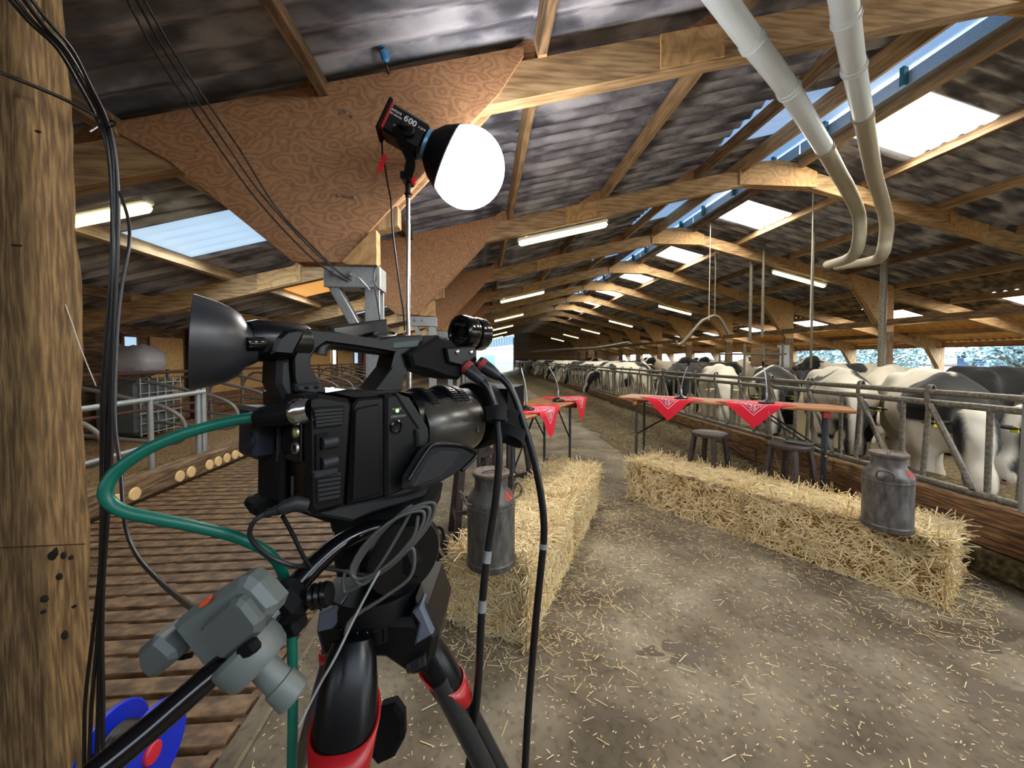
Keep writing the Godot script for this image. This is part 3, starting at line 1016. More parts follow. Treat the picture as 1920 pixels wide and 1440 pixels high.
	for q: Array in [[-0.008, 0.0045, M.led_yellow, "yellow_socket"], [-0.027, 0.005, M.chrome, "round_socket"]]:
		st = mb()
		lathe(st, [Vector2(q[1] + 0.0018, 0), Vector2(q[1] + 0.0018, 0.003), Vector2(q[1], 0.003)], along(Vector3(-0.002, q[0], -0.013), Vector3.LEFT), 16)
		done(st, q[3], M.steel, t)
		st = mb()
		lathe(st, [Vector2(q[1], 0.0), Vector2(q[1], 0.0022), Vector2(0.0001, 0.0026)], along(Vector3(-0.002, q[0], -0.013), Vector3.LEFT), 16)
		done(st, "socket_cap", mat(C(190, 186, 30), 0.4) if q[3] == "yellow_socket" else M.black_gloss, t)
	# handle: the C-shaped side profile, the rounded grip under its bar, base block
	st = mb()
	prism(st, frs(f, [[576, 616], [632, 622], [673, 630], [712, 635], [740, 630], [792, 628], [797, 650], [776, 668], [764, 692], [754, 733], [700, 733], [735, 688], [742, 661], [673, 650], [612, 642], [594, 654], [583, 672], [584, 690], [602, 718], [612, 733], [557, 733], [551, 707], [550, 671]], -0.044), -0.088, -0.044, I, 0.0022)
	done(st, "handle", M.black_satin, t)
	st = mb()
	var grip := []
	for p: Array in [[598, 664], [603, 650], [622, 643], [680, 650], [738, 659], [752, 670], [746, 690], [724, 716]]: grip.append(fr(f, p[0], p[1], -0.066))
	tube(st, spline(grip, 5), 0.0105, 12)
	done(st, "handle_grip", M.rubber, t)
	st = mb()
	prism(st, frs(f, [[736, 641], [786, 635], [786, 651], [736, 655]], -0.0425), -0.06, -0.042, I, 0.002)
	done(st, "handle_inlay", mat(C(56, 70, 72), 0.4), t)
	st = mb()
	prism(st, frs(f, [[555, 720], [600, 716], [612, 728], [612, 744], [556, 734]], -0.04), -0.092, -0.04, I, 0.003)
	prism(st, frs(f, [[522, 675], [548, 668], [554, 731], [560, 750], [535, 752], [520, 720]], -0.05), -0.1, -0.05, I, 0.006)
	done(st, "handle_foot", M.grey_black, t)
	# screw slots at the foot
	st = mb()
	bx(st, fr(f, 576, 727, -0.039), Vector3(0.006, 0.004, 0.003))
	bx(st, fr(f, 594, 726, -0.039), Vector3(0.006, 0.004, 0.003))
	done(st, "foot_screw", M.black_gloss, t)
	# viewfinder tube with its side shell
	st = mb()
	var vf := fr(f, 572, 643, -0.066)
	var ve := fr(f, 462, 638, -0.066)
	lathe(st, [Vector2(0.0001, 0), Vector2(0.024, 0.0), Vector2(0.0265, 0.004), Vector2(0.0262, vf.distance_to(ve) - 0.01), Vector2(0.023, vf.distance_to(ve))], along(vf, ve - vf), 28)
	done(st, "viewfinder_tube", M.black_satin, t)
	st = mb()
	prism(st, frs(f, [[512, 655], [522, 632], [538, 619], [556, 616], [573, 618], [571, 630], [551, 668], [510, 665]], -0.036), -0.09, -0.036, I, 0.004)
	done(st, "viewfinder_shell", M.black_satin, t)
	st = mb()
	tube(st, [fr(f, 462, 645, -0.042), fr(f, 492, 645, -0.042), fr(f, 497, 647, -0.044)], [0.0085, 0.0085, 0.004], 12)
	done(st, "dioptre_lever", M.black_gloss, t)
	# eyecup: a wide oval bell
	st = mb()
	var ec := fr(f, 461, 648, -0.066)
	lathe(st, [Vector2(0.02, -0.012), Vector2(0.024, -0.006), Vector2(0.027, 0.0), Vector2(0.037, 0.006), Vector2(0.044, 0.016), Vector2(0.049, 0.028), Vector2(0.053, 0.042), Vector2(0.055, 0.05), Vector2(0.0535, 0.0505), Vector2(0.046, 0.03), Vector2(0.034, 0.014), Vector2(0.02, 0.004), Vector2(0.0001, 0.003)], along(ec, Vector3(-0.954, 0.02, -0.304), Vector3.UP), 40, 1.0)
	done(st, "eyecup", M.rubber, t)
	# small folded-out screen on the far side of the handle
	st = mb()
	prism(st, frs(f, [[622, 612], [700, 601], [727, 598], [729, 640], [622, 636]], -0.115), -0.127, -0.115, I, 0.003)
	done(st, "screen_housing", M.grey_black, t)
	st = mb()
	prism(st, frs(f, [[626, 615], [703, 606], [704, 636], [626, 634]], -0.1145), -0.118, -0.1142, I, 0.0005)
	done(st, "screen", M.black_gloss, t)
	st = mb()
	var coil := []
	for k in 40: coil.append(fr(f, 722 + 20 * cos(k * 0.42), 629 + 5 * sin(k * 0.42) - 0.06 * k, -0.1 + 0.02 * sin(k * 0.42)))
	tube(st, spline(coil, 2), 0.0022, 6)
	done(st, "coiled_lead", M.cable_grey, t)
	# front of the handle: audio block, microphone clamp, its rings
	st = mb()
	prism(st, frs(f, [[768, 664], [796, 646], [824, 628], [850, 640], [872, 664], [880, 692], [862, 712], [838, 708], [806, 696], [776, 690]], -0.03), -0.098, -0.03, I, 0.005)
	done(st, "audio_block", M.black_matt, t)
	st = mb()
	prism(st, frs(f, [[826, 654], [838, 634], [850, 648], [868, 662], [842, 670]], -0.045), -0.085, -0.045, I, 0.003)
	done(st, "microphone_bracket", M.black_satin, t)
	var mc := fr(f, 862, 622, -0.062)
	for k in 2:
		st = mb()
		var o := 0.0 + 0.036 * k
		lathe(st, [Vector2(0.024, o), Vector2(0.027, o - 0.002), Vector2(0.0335, o), Vector2(0.0345, o + 0.004), Vector2(0.0345, o + 0.028), Vector2(0.032, o + 0.032), Vector2(0.024, o + 0.032), Vector2(0.024, o)], along(mc, Vector3.RIGHT), 28)
		done(st, "clamp_ring", M.black_gloss, t)
	st = mb()
	lathe(st, [Vector2(0.0001, 0.006), Vector2(0.0095, 0.006), Vector2(0.0105, 0.01), Vector2(0.0105, 0.085)], along(mc, Vector3.RIGHT), 18)
	for k in 3:
		var d := Vector3(0, cos(k * TAU / 3 + 0.4), sin(k * TAU / 3 + 0.4))
		bar(st, mc + Vector3(0.014, 0, 0) + d * 0.009, mc + Vector3(0.014, 0, 0) + d * 0.026, 0.008, 0.006, Vector3.RIGHT)
	done(st, "microphone", M.black, t)
	st = mb()
	prism(st, frs(f, [[836, 652], [892, 648], [896, 676], [880, 690], [842, 680]], -0.022), -0.05, -0.022, I, 0.003)
	done(st, "socket_block", M.black_satin, t)
	for q: Array in [[857, 660], [883, 661]]:
		st = mb()
		lathe(st, [Vector2(0.005, -0.002), Vector2(0.0048, 0.002), Vector2(0.003, 0.0035), Vector2(0.0001, 0.004)], AX.call(q[0], q[1], -0.022, Vector3.BACK), 14)
		done(st, "release_button", M.chrome, t)
	# lens: barrel, geared rings, side shell, hood
	var lc := fr(f, 770, 788, -0.062)
	st = mb()
	lathe(st, [Vector2(0.05, -0.02), Vector2(0.05, 0.03), Vector2(0.052, 0.034), Vector2(0.052, 0.15), Vector2(0.046, 0.16)], along(lc, Vector3.RIGHT), 36)
	done(st, "lens_barrel", M.black_satin, t)
	for q: Array in [[0.006, 0.026, 0.0545], [0.06, 0.105, 0.057]]:
		st = mb()
		lathe(st, [Vector2(0.05, q[0]), Vector2(q[2] - 0.001, q[0]), Vector2(q[2], q[0] + 0.002), Vector2(q[2], q[1] - 0.002), Vector2(q[2] - 0.001, q[1]), Vector2(0.05, q[1])], along(lc, Vector3.RIGHT), 36)
		for k in 60:
			var d := Vector3(0, cos(TAU * k / 60), sin(TAU * k / 60))
			for z in (2 if q[1] > 0.1 else 1):
				var half: float = (q[1] - q[0]) / (2 if q[1] > 0.1 else 1)
				bx(st, lc + Vector3(q[0] + half * (z + 0.5), 0, 0) + d * (q[2] + 0.0008), Vector3(half * 0.72, 0.0026, 0.0036), Basis(Vector3.RIGHT, d, Vector3.RIGHT.cross(d)), 0.0006)
		done(st, "lens_ring", M.black, t)
	st = mb()
	var sc := fr(f, 772, 806, -0.046)
	lathe(st, [Vector2(0.044, 0.0), Vector2(0.05, 0.008), Vector2(0.054, 0.06), Vector2(0.0545, 0.12), Vector2(0.052, 0.134), Vector2(0.03, 0.136)], along(sc, Vector3.RIGHT), 36, 1.04)
	done(st, "lens_side_shell", mat(C(58, 54, 48), 0.28), t)  # black shell, its colour warmed and lightened to carry the straw reflection
	var o1 := put(words("L", 0.012, 0.0004), "printed_word", M.tape, t)
	o1.position = sc + Vector3(0.108, -0.006, 0.0565)
	var hc := lc + Vector3(0.16, -0.004, 0.004)
	st = mb()
	lathe(st, [Vector2(0.04, -0.012), Vector2(0.066, -0.01), Vector2(0.07, -0.004), Vector2(0.07, 0.03), Vector2(0.06, 0.036)], along(hc, Vector3.RIGHT), 36)
	done(st, "hood_collar", M.black_matt, t)
	st = mb()
	var prof := []
	for q: Array in [[0.03, 0.056, 0.066], [0.078, 0.064, 0.074], [0.078, 0.06, 0.07], [0.035, 0.05, 0.06]]:
		prof.append([hc + Vector3(q[0], q[1], q[2]), hc + Vector3(q[0], q[1], -q[2]), hc + Vector3(q[0], -q[1], -q[2]), hc + Vector3(q[0], -q[1], q[2])])
	flat(st)
	for k in 3:
		for i in 4:
			quad(st, prof[k][i], prof[k + 1][i], prof[k + 1][(i + 1) % 4], prof[k][(i + 1) % 4])
	quad(st, prof[0][0], prof[0][1], prof[0][2], prof[0][3])
	done(st, "lens_hood", M.black_matt, t)
	# hand strap: padded leather loop with its band
	st = mb()
	var strap := frs(f, [[762, 918], [766, 896], [796, 846], [816, 830], [870, 834], [890, 846], [893, 858], [868, 884], [830, 906], [790, 921]], 0.028)
	prism(st, strap, 0.008, 0.028, I, 0.007)
	done(st, "hand_strap", M.fabric, t)
	st = mb()
	var rim := []
	for p: Array in [[766, 900], [798, 848], [818, 833], [868, 836], [890, 848], [890, 858], [866, 882]]: rim.append(fr(f, p[0], p[1], 0.029))
	tube(st, spline(rim, 5), 0.0034, 8)
	done(st, "strap_piping", M.black_satin, t)
	st = mb()
	prism(st, frs(f, [[775, 914], [806, 858], [826, 845], [862, 848], [850, 872], [826, 896]], 0.03), 0.024, 0.0305, I, 0.002)
	done(st, "strap_pad", M.grey_black, t)
	# quick-release plate under the body
	st = mb()
	prism(st, frs(f, [[586, 958], [650, 948], [760, 926], [806, 912], [800, 932], [700, 962], [661, 979], [598, 968]], -0.012), -0.112, -0.012, I, 0.004)
	done(st, "base_plate", M.grey_black, t)
	tuck(t, "rear_housing", ["vent_frame", "vent_slat", "vent_lip", "thumb_wheel", "wheel_guard"])
	tuck(t, "front_housing", ["power_led", "printed_word", "record_button", "release_block"])
	tuck(t, "socket_plate", ["yellow_socket", "round_socket", "socket_cap"])
	tuck(t, "handle", ["handle_grip", "handle_inlay", "handle_foot", "foot_screw"])
	tuck(t, "viewfinder_tube", ["viewfinder_shell", "dioptre_lever", "eyecup"])
	tuck(t, "screen_housing", ["screen"])
	tuck(t, "lens_barrel", ["lens_ring", "lens_side_shell", "hood_collar", "lens_hood"])
	tuck(t, "microphone_bracket", ["clamp_ring", "microphone"])
	tuck(t, "hand_strap", ["strap_piping", "strap_pad"])

func tripod_frame() -> Transform3D:
	var fw := ray(960, cam_y)
	fw.y = 0
	fw = fw.normalized()
	return Transform3D(Basis(fw.cross(Vector3.UP), Vector3.UP, -fw), at(708, 1110, 0.66))

func tripod() -> void:
	var f := tripod_frame()
	var t := thing("tripod", "black camera tripod with red leg brackets and long pan bar, under the video camera", "tripod")
	t.transform = f
	var I := Transform3D.IDENTITY
	var st: SurfaceTool
	# fluid head: platform, tilt drum, neck and the knurled clamp ring
	st = mb()
	prism(st, frs(f, [[612, 972], [640, 962], [790, 940], [806, 950], [800, 985], [640, 1010], [620, 1000]], 0.05), -0.07, 0.05, I, 0.006)
	done(st, "head_platform", M.black_matt, t)
	st = mb()
	lathe(st, [Vector2(0.0001, -0.07), Vector2(0.062, -0.07), Vector2(0.068, -0.06), Vector2(0.068, 0.045), Vector2(0.06, 0.055), Vector2(0.03, 0.056), Vector2(0.0001, 0.054)], along(fr(f, 735, 1018, 0.0), Vector3(0.62, -0.05, 0.78)), 36)
	done(st, "tilt_drum", M.black_satin, t)
	st = mb()
	prism(st, frs(f, [[622, 1000], [700, 985], [768, 1010], [786, 1060], [782, 1090], [626, 1090], [616, 1040]], 0.045), -0.07, 0.045, I, 0.012)
	done(st, "head_body", M.black_matt, t)
	st = mb()
	var nc := fr(f, 706, 1120, 0.0)
	lathe(st, [Vector2(0.0001, 0.034), Vector2(0.074, 0.03), Vector2(0.076, 0.02), Vector2(0.076, -0.002), Vector2(0.07, -0.006), Vector2(0.07, -0.034), Vector2(0.062, -0.04), Vector2(0.058, -0.06)], Transform3D(Basis.IDENTITY, nc), 40)
	done(st, "pan_base", M.black, t)
	st = mb()
	for k in 30:
		var a := TAU * k / 30
		bx(st, nc + Vector3(cos(a) * 0.071, -0.02, sin(a) * 0.071), Vector3(0.004, 0.022, 0.009), Basis(Vector3.UP, -a), 0.0015)
	done(st, "clamp_ring", M.black_satin, t)
	st = mb()
	lathe(st, [Vector2(0.0001, -0.008), Vector2(0.012, -0.006), Vector2(0.0155, 0.0), Vector2(0.012, 0.006), Vector2(0.0001, 0.008)], along(fr(f, 478, 939, 0.02), Vector3(0.15, 1, 0.3)), 18)
	tube(st, [fr(f, 488, 936, 0.02), fr(f, 530, 944, 0.0), fr(f, 620, 975, -0.01)], 0.005, 8)
	done(st, "plate_lever", M.black_satin, t)
	# bowl and crown
	st = mb()
	prism(st, frs(f, [[588, 1190], [594, 1150], [640, 1128], [648, 1160], [770, 1165], [776, 1128], [800, 1140], [822, 1196], [808, 1268], [770, 1274], [720, 1240], [600, 1236]], 0.06), -0.08, 0.06, I, 0.01)
	done(st, "crown", M.black, t)
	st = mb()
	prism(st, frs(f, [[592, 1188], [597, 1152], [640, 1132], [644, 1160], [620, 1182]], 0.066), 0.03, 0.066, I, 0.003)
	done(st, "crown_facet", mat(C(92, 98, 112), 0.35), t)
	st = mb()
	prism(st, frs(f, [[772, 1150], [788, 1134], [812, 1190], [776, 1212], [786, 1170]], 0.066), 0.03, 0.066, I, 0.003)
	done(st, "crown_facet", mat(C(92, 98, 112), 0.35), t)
	st = mb()
	prism(st, frs(f, [[758, 1250], [772, 1242], [796, 1230], [798, 1250], [764, 1266]], 0.07), 0.05, 0.07, I, 0.002)
	for q: Array in [[766, 1252], [786, 1242]]:
		bx(st, fr(f, q[0], q[1], 0.07), Vector3(0.006, 0.012, 0.006), Basis.IDENTITY, 0.001)
	done(st, "leg_catch", M.grey_black, t)
	# legs: a moulded shell, a red bracket, twin tubes and feet
	tuck(t, "crown", ["crown_facet", "leg_catch"])
	tuck(t, "pan_base", ["clamp_ring"])
	var floor_y := -f.origin.y
	var hub := Vector3(0, fr(f, 708, 1200, 0).y, 0)
	var feet := [Vector3(0.06, floor_y, 0.6), Vector3(0.56, floor_y, -0.05), Vector3(-0.46, floor_y, -0.42)]
	for k in 3:
		var top: Vector3 = [fr(f, 660, 1215, 0.09), fr(f, 800, 1205, 0.03), hub + Vector3(-0.07, 0.0, -0.06)][k]
		var foot: Vector3 = feet[k]
		var d := (foot - top).normalized()
		var side := d.cross(Vector3(foot.x, 0, foot.z).normalized()).normalized()
		var outw := side.cross(d).normalized()
		if outw.dot(Vector3(foot.x, 0, foot.z)) < 0: outw = -outw
		var size: float = [0.86, 0.66, 0.8][k]
		var X := Transform3D(Basis(side, -d, side.cross(-d)).scaled_local(Vector3.ONE * size), top)
		for s: float in [-1.0, 1.0]:
			st = mb()
			tube(st, [top + d * 0.05 + side * s * 0.022, foot - d * 0.05 + side * s * 0.022], 0.0155, 14)
			done(st, "leg_tube", M.carbon, t)
		st = mb()
		lathe(st, [Vector2(0.0001, 0.015), Vector2(0.032, 0.012), Vector2(0.041, -0.01), Vector2(0.047, -0.05), Vector2(0.05, -0.1), Vector2(0.047, -0.13), Vector2(0.03, -0.137), Vector2(0.0001, -0.138)], X, 24, 0.82)
		done(st, "leg_shell", M.black_satin, t)
		# red bracket: a band that dips at the front of the leg and rises at its sides
		st = mb()
		smooth(st)
		var n := 40
		for i in n:
			var q := []
			for j: int in [i, i + 1]:
				var a := TAU * j / n
				var fr_ := 0.5 + 0.5 * cos(a - (PI / 2 if X.basis.z.dot(outw) > 0 else -PI / 2))
				var rise: float = -0.125 + 0.085 * pow(1.0 - fr_, 1.6)
				var low: float = -0.185 + 0.12 * pow(1.0 - fr_, 1.5)
				for y: float in [rise, low]:
					var rr: float = (0.05 if y == rise else 0.042) + 0.005
					q.append(X * Vector3(cos(a) * rr, y, sin(a) * rr * 0.82))
			quad(st, q[0], q[1], q[3], q[2])
			var inn := q.map(func(v): return v - (v - (top + d * (v - top).dot(d))) * 0.1)
			quad(st, inn[0], inn[2], inn[3], inn[1])
			quad(st, q[0], q[2], inn[2], inn[0])
			quad(st, q[1], inn[1], inn[3], q[3])
		done(st, "leg_bracket", M.red, t)
		st = mb()
		lathe(st, [Vector2(0.0001, 0.06), Vector2(0.03, 0.05), Vector2(0.034, 0.0), Vector2(0.02, -0.012), Vector2(0.0001, -0.014)], Transform3D(Basis.IDENTITY, foot + Vector3(0, 0.014, 0)), 16)
		done(st, "foot", M.black_matt, t)
	st = mb()
	prism(st, frs(f, [[700, 1360], [712, 1330], [740, 1322], [756, 1345], [757, 1390], [738, 1425], [706, 1440], [694, 1425]], 0.02), -0.005, 0.02, I, 0.006)
	done(st, "leg_paddle", M.black_matt, t)
	# pan bar: leaves the head at the right, bends and comes towards the viewer; a clamp joins its two lengths
	var inv := f.affine_inverse()
	var bar1 := [[742, 978, 0.62], [715, 988, 0.61], [680, 999, 0.59], [640, 1018, 0.565], [600, 1050, 0.54], [560, 1092, 0.515], [520, 1138, 0.49]].map(func(p): return inv * at(p[0], p[1], p[2]))
	st = mb()
	tube(st, spline(bar1, 6), 0.0145, 16)
	done(st, "pan_bar", M.black_gloss, t)
	var bar2 := [[548, 1112, 0.5], [480, 1188, 0.46], [400, 1262, 0.42], [300, 1350, 0.385], [180, 1450, 0.35], [90, 1530, 0.33]].map(func(p): return inv * at(p[0], p[1], p[2]))
	st = mb()
	tube(st, spline(bar2, 4), 0.0128, 16)
	done(st, "bar_extension", M.black_gloss, t)
	st = mb()
	var cp: Vector3 = inv * at(540, 1128, 0.495)
	bx(st, cp, Vector3(0.046, 0.05, 0.042), Basis(Vector3.BACK, 0.75), 0.012)
	bx(st, cp + Vector3(0.006, -0.03, 0.0), Vector3(0.026, 0.022, 0.03), Basis(Vector3.BACK, 0.3), 0.005)
	done(st, "bar_clamp", M.black_matt, t)
	st = mb()
	var kd := Vector3(-0.9, 0.55, 0)
	lathe(st, [Vector2(0.0001, 0.058), Vector2(0.01, 0.057), Vector2(0.0125, 0.052), Vector2(0.0125, 0.03), Vector2(0.006, 0.028), Vector2(0.006, 0.0)], along(cp, kd), 14)
	done(st, "clamp_knob", M.black_satin, t)
	st = mb()
	lathe(st, [Vector2(0.0001, 0.056), Vector2(0.014, 0.055), Vector2(0.016, 0.05), Vector2(0.013, 0.046), Vector2(0.016, 0.042), Vector2(0.013, 0.038), Vector2(0.016, 0.034), Vector2(0.01, 0.03), Vector2(0.008, 0.0)], along(cp, Vector3(0.9, 0.18, 0)), 16)
	done(st, "clamp_knob", M.black_satin, t)

func zoom_control() -> void:
	var f := Transform3D(cam_basis, at(430, 1190, 0.425))
	var t := thing("zoom_control", "grey plastic zoom control with round dial and red mark, clamped to the pan bar", "remote control")
	t.transform = f
	var I := Transform3D.IDENTITY
	var st := mb()
	prism(st, frs(f, [[315, 1182], [330, 1162], [440, 1090], [458, 1086], [478, 1098], [514, 1138], [506, 1160], [425, 1236], [384, 1262], [372, 1256]], 0.0), -0.036, 0.0, I, 0.008)
	done(st, "case", M.grey_plastic, t)
	st = mb()
	prism(st, frs(f, [[372, 1182], [380, 1168], [430, 1126], [446, 1124], [458, 1132], [486, 1168], [486, 1188], [424, 1238], [410, 1238], [400, 1230]], 0.012), -0.004, 0.014, I, 0.005)
	done(st, "raised_cover", M.grey_dark, t)
	st = mb()
	prism(st, frs(f, [[370, 1138], [376, 1130], [392, 1119], [395, 1122], [388, 1134], [374, 1142]], 0.001), -0.004, 0.001, I, 0.0008)
	done(st, "red_mark", M.orange, t)
	var p0 := fr(f, 462, 1218, -0.01)
	var p1 := fr(f, 556, 1312, -0.012)
	var d := (p1 - p0).normalized()
	var k := 0.425 / 720.0
	st = mb()
	lathe(st, [Vector2(0.0001, -14 * k), Vector2(52 * k, -14 * k), Vector2(60 * k, -6 * k), Vector2(60 * k, 16 * k), Vector2(56 * k, 36 * k), Vector2(50 * k, 44 * k), Vector2(27 * k, 46 * k), Vector2(0.0001, 46 * k)], along(p0, d), 36)
	done(st, "dial", M.grey_plastic, t)
	st = mb()
	lathe(st, [Vector2(25 * k, 40 * k), Vector2(26 * k, 88 * k), Vector2(30 * k, 90 * k), Vector2(31 * k, 128 * k), Vector2(28 * k, 132 * k), Vector2(0.0001, 132 * k)], along(p0, d), 28)
	done(st, "end_knob", M.grey_plastic, t)
	st = mb()
	prism(st, frs(f, [[249, 1228], [254, 1222], [280, 1199], [290, 1199], [322, 1226], [325, 1240], [318, 1250], [284, 1278], [272, 1278], [254, 1260]], 0.01), -0.03, 0.01, I, 0.006)
	done(st, "rocker", M.grey_dark, t)
	st = mb()
	tube(st, [fr(f, 316, 1232, -0.01), fr(f, 345, 1232, -0.012), fr(f, 360, 1228, -0.014)], 0.003, 8)
	tube(st, [fr(f, 306, 1216, -0.012), fr(f, 322, 1218, -0.014), fr(f, 334, 1208, -0.014)], 0.0022, 8)
	done(st, "rocker_stem", M.black_matt, t)
	st = mb()
	bar(st, fr(f, 452, 1226, 0.012), fr(f, 482, 1206, 0.016), 0.014, 0.012, Vector3.BACK)
	done(st, "bar_bracket", M.black_matt, t)
	tuck(t, "case", ["raised_cover", "red_mark"])
	tuck(t, "rocker", ["rocker_stem"])

func cable(called: String, label: String, pts: Array, r: float, m: Material, world := false, cat := "cable", group := "") -> Node3D:
	var t := thing(called, label, cat, Vector3.ZERO, 0.0, group)
	var st := mb()
	var P := pts if world else pts.map(func(p): return at(p[0], p[1], p[2]))
	tube(st, spline(P, 7), r, 10)
	done(st, "sheath", m, t)
	return t

func camera_cables() -> void:
	var f := camera_frame()
	var st: SurfaceTool
	# two audio leads hanging from the front sockets
	var A := [[876, 690, 0.73], [906, 716, 0.72], [922, 744, 0.715], [933, 790, 0.71], [936, 850, 0.7], [930, 930, 0.69], [918, 1010, 0.68], [908, 1090, 0.665], [902, 1170, 0.66], [898, 1260, 0.66], [890, 1350, 0.655], [878, 1450, 0.65]]
	var B := [[904, 684, 0.75], [944, 712, 0.745], [964, 742, 0.74], [984, 800, 0.73], [1003, 870, 0.72], [1016, 940, 0.715], [1020, 1000, 0.71], [1014, 1070, 0.705], [1006, 1150, 0.7], [998, 1240, 0.7], [990, 1340, 0.695], [984, 1450, 0.69]]
	for q: Array in [[A, "black microphone lead hanging from the camera front, with a scuffed brown taped stretch", [[1037, 1068], [1128, 1160]]], [B, "black microphone lead with two grey tapes, the outer one hanging from the camera front", [[936, 962], [1022, 1040]]]]:
		var t := cable("microphone_lead", q[1], q[0], 0.0068, M.cable)
		var P := spline(q[0].map(func(p): return at(p[0], p[1], p[2])), 7)
		st = mb()
		var a: Vector3 = P[0]
		var b: Vector3 = P[8]
		lathe(st, [Vector2(0.0001, 0), Vector2(0.0125, 0.0), Vector2(0.0135, 0.004), Vector2(0.0135, 0.02), Vector2(0.013, 0.03), Vector2(0.0105, 0.042), Vector2(0.008, 0.052)], along(a - (b - a).normalized() * 0.01, b - a), 18)
		done(st, "plug", M.rubber, t)
		st = mb()
		lathe(st, [Vector2(0.0138, 0.0), Vector2(0.0148, 0.001), Vector2(0.0142, 0.004), Vector2(0.0148, 0.006), Vector2(0.0142, 0.008), Vector2(0.0138, 0.01)], along(a - (b - a).normalized() * 0.004, b - a), 18)
		done(st, "plug_band", M.red_dull, t)
		for band: Array in q[2]:
			st = mb()
			var run := []
			for i in q[0].size() - 1:
				for s in 8:
					var y: float = lerpf(q[0][i][1], q[0][i + 1][1], s / 8.0)
					if y > band[0] and y < band[1]: run.append(P[mini(i * 7 + int(s * 7 / 8.0), P.size() - 1)])
			if run.size() < 2:
				continue
			tube(st, run, 0.0074, 12)
			done(st, "tape_band", M.tape, t)
	# strap ties on the hood
	var s := thing("cable_tie", "black hook-and-loop strap wrapped round the cable at the lens hood", "strap")
	st = mb()
	ribbon(st, spline([at(912, 776, 0.7), at(934, 772, 0.69), at(950, 778, 0.72), at(934, 782, 0.75), at(912, 778, 0.72)], 5), 0.026, 0.003, Vector3.UP)
	done(st, "wrap", M.velcro, s)
	st = mb()
	ribbon(st, spline([at(944, 778, 0.715), at(958, 774, 0.715), at(972, 779, 0.72)], 4), 0.016, 0.003, Vector3.UP)
	done(st, "tab", M.velcro, s)
	st = mb()
	ribbon(st, spline([at(938, 800, 0.71), at(960, 806, 0.7), at(980, 818, 0.71), at(977, 830, 0.73), at(955, 824, 0.745), at(940, 812, 0.74)], 6), 0.02, 0.003, Vector3(0.2, 1, 0))
	done(st, "loop", M.velcro, s)
	# thick green video cable
	var g := cable("video_cable", "thick green cable looping out from the back of the video camera", [[488, 782, 0.462], [460, 785, 0.46], [410, 795, 0.455], [340, 815, 0.44], [270, 846, 0.425], [218, 884, 0.415], [199, 916, 0.41], [204, 940, 0.41], [236, 960, 0.415], [300, 974, 0.43], [370, 988, 0.45], [440, 1006, 0.475], [500, 1034, 0.5], [528, 1070, 0.52], [540, 1120, 0.53], [546, 1180, 0.54], [549, 1260, 0.54], [549, 1350, 0.54], [547, 1460, 0.54]], 0.0066, M.green)
	st = mb()
	var p := at(484, 783, 0.462)
	var q := at(560, 772, 0.46)
	lathe(st, [Vector2(0.007, -0.004), Vector2(0.0105, 0.0), Vector2(0.0135, 0.024), Vector2(0.0145, 0.046)], along(p, q - p), 18)
	for k in 14:
		var a := TAU * k / 14
		var X := along(p, q - p)
		bar(st, X * Vector3(cos(a) * 0.0112, 0.004, sin(a) * 0.0112), X * Vector3(cos(a) * 0.0146, 0.042, sin(a) * 0.0146), 0.0016, 0.0016)
	done(st, "boot", M.black_matt, g)
	st = mb()
	lathe(st, [Vector2(0.0145, 0.044), Vector2(0.0158, 0.046), Vector2(0.0158, 0.056), Vector2(0.0148, 0.058), Vector2(0.013, 0.066)], along(p, q - p), 20)
	done(st, "collar", M.chrome, g)
	# angled power plug with its looping thin lead
	var w := cable("power_lead", "thin dark lead looping from an angled plug low on the back of the video camera", [[500, 963, 0.45], [478, 976, 0.445], [468, 1000, 0.45], [480, 1022, 0.46], [510, 1046, 0.475], [548, 1060, 0.49], [590, 1062, 0.53], [650, 1072, 0.57], [700, 1080, 0.575]], 0.0028, M.cable_grey)
	st = mb()
	var a0 := at(572, 946, 0.472)
	tube(st, [at(498, 965, 0.45), at(504, 962, 0.4505), at(510, 960, 0.451), at(516, 958, 0.4515), at(524, 956, 0.452)], [0.004, 0.0052, 0.0046, 0.0056, 0.006], 10)
	tube(st, [at(524, 957, 0.453), at(532, 952, 0.455), at(552, 944, 0.462), a0], [0.0066, 0.0088, 0.0096, 0.0096], 12)
	done(st, "plug", M.grey_black, w)
	var w2 := cable("thin_lead", "straight thin black lead dropping from below the camera plug to the pan bar", [[530, 968, 0.47], [548, 1000, 0.49], [566, 1038, 0.5], [582, 1064, 0.51]], 0.0026, M.cable)
	# coiled slack of the zoom lead hung on the head
	var coil := []
	for turn in 4:
		for k in 7:
			var a := TAU * k / 7
			var cx := 712.0 + 8 * turn
			coil.append([722.0 + 6 * turn + (62 + 4 * turn) * cos(a) + 16 * sin(a), 1024.0 - 3 * turn + 26 * sin(a) - (56 + 5 * turn) * cos(a), 0.548 + 0.004 * turn])
	coil.append_array([[690, 1090, 0.55], [650, 1070, 0.55], [648, 1110, 0.55], [700, 1080, 0.55], [752, 1040, 0.55], [775, 1030, 0.55], [770, 1080, 0.552], [720, 1120, 0.55], [660, 1160, 0.545], [648, 1190, 0.54]])
	cable("zoom_lead", "coil of thin lead bunched on the tripod head", coil, 0.0026, mat(C(86, 86, 84), 0.18))  # dark lead, coloured lighter to carry its highlights
	cable("grey_lead", "thin pale lead running down over the crown of the tripod to the front leg", [[712, 1070, 0.54], [690, 1110, 0.53], [664, 1160, 0.52], [630, 1230, 0.5], [596, 1290, 0.49], [560, 1362, 0.48]], 0.0018, mat(C(150, 150, 148), 0.35))

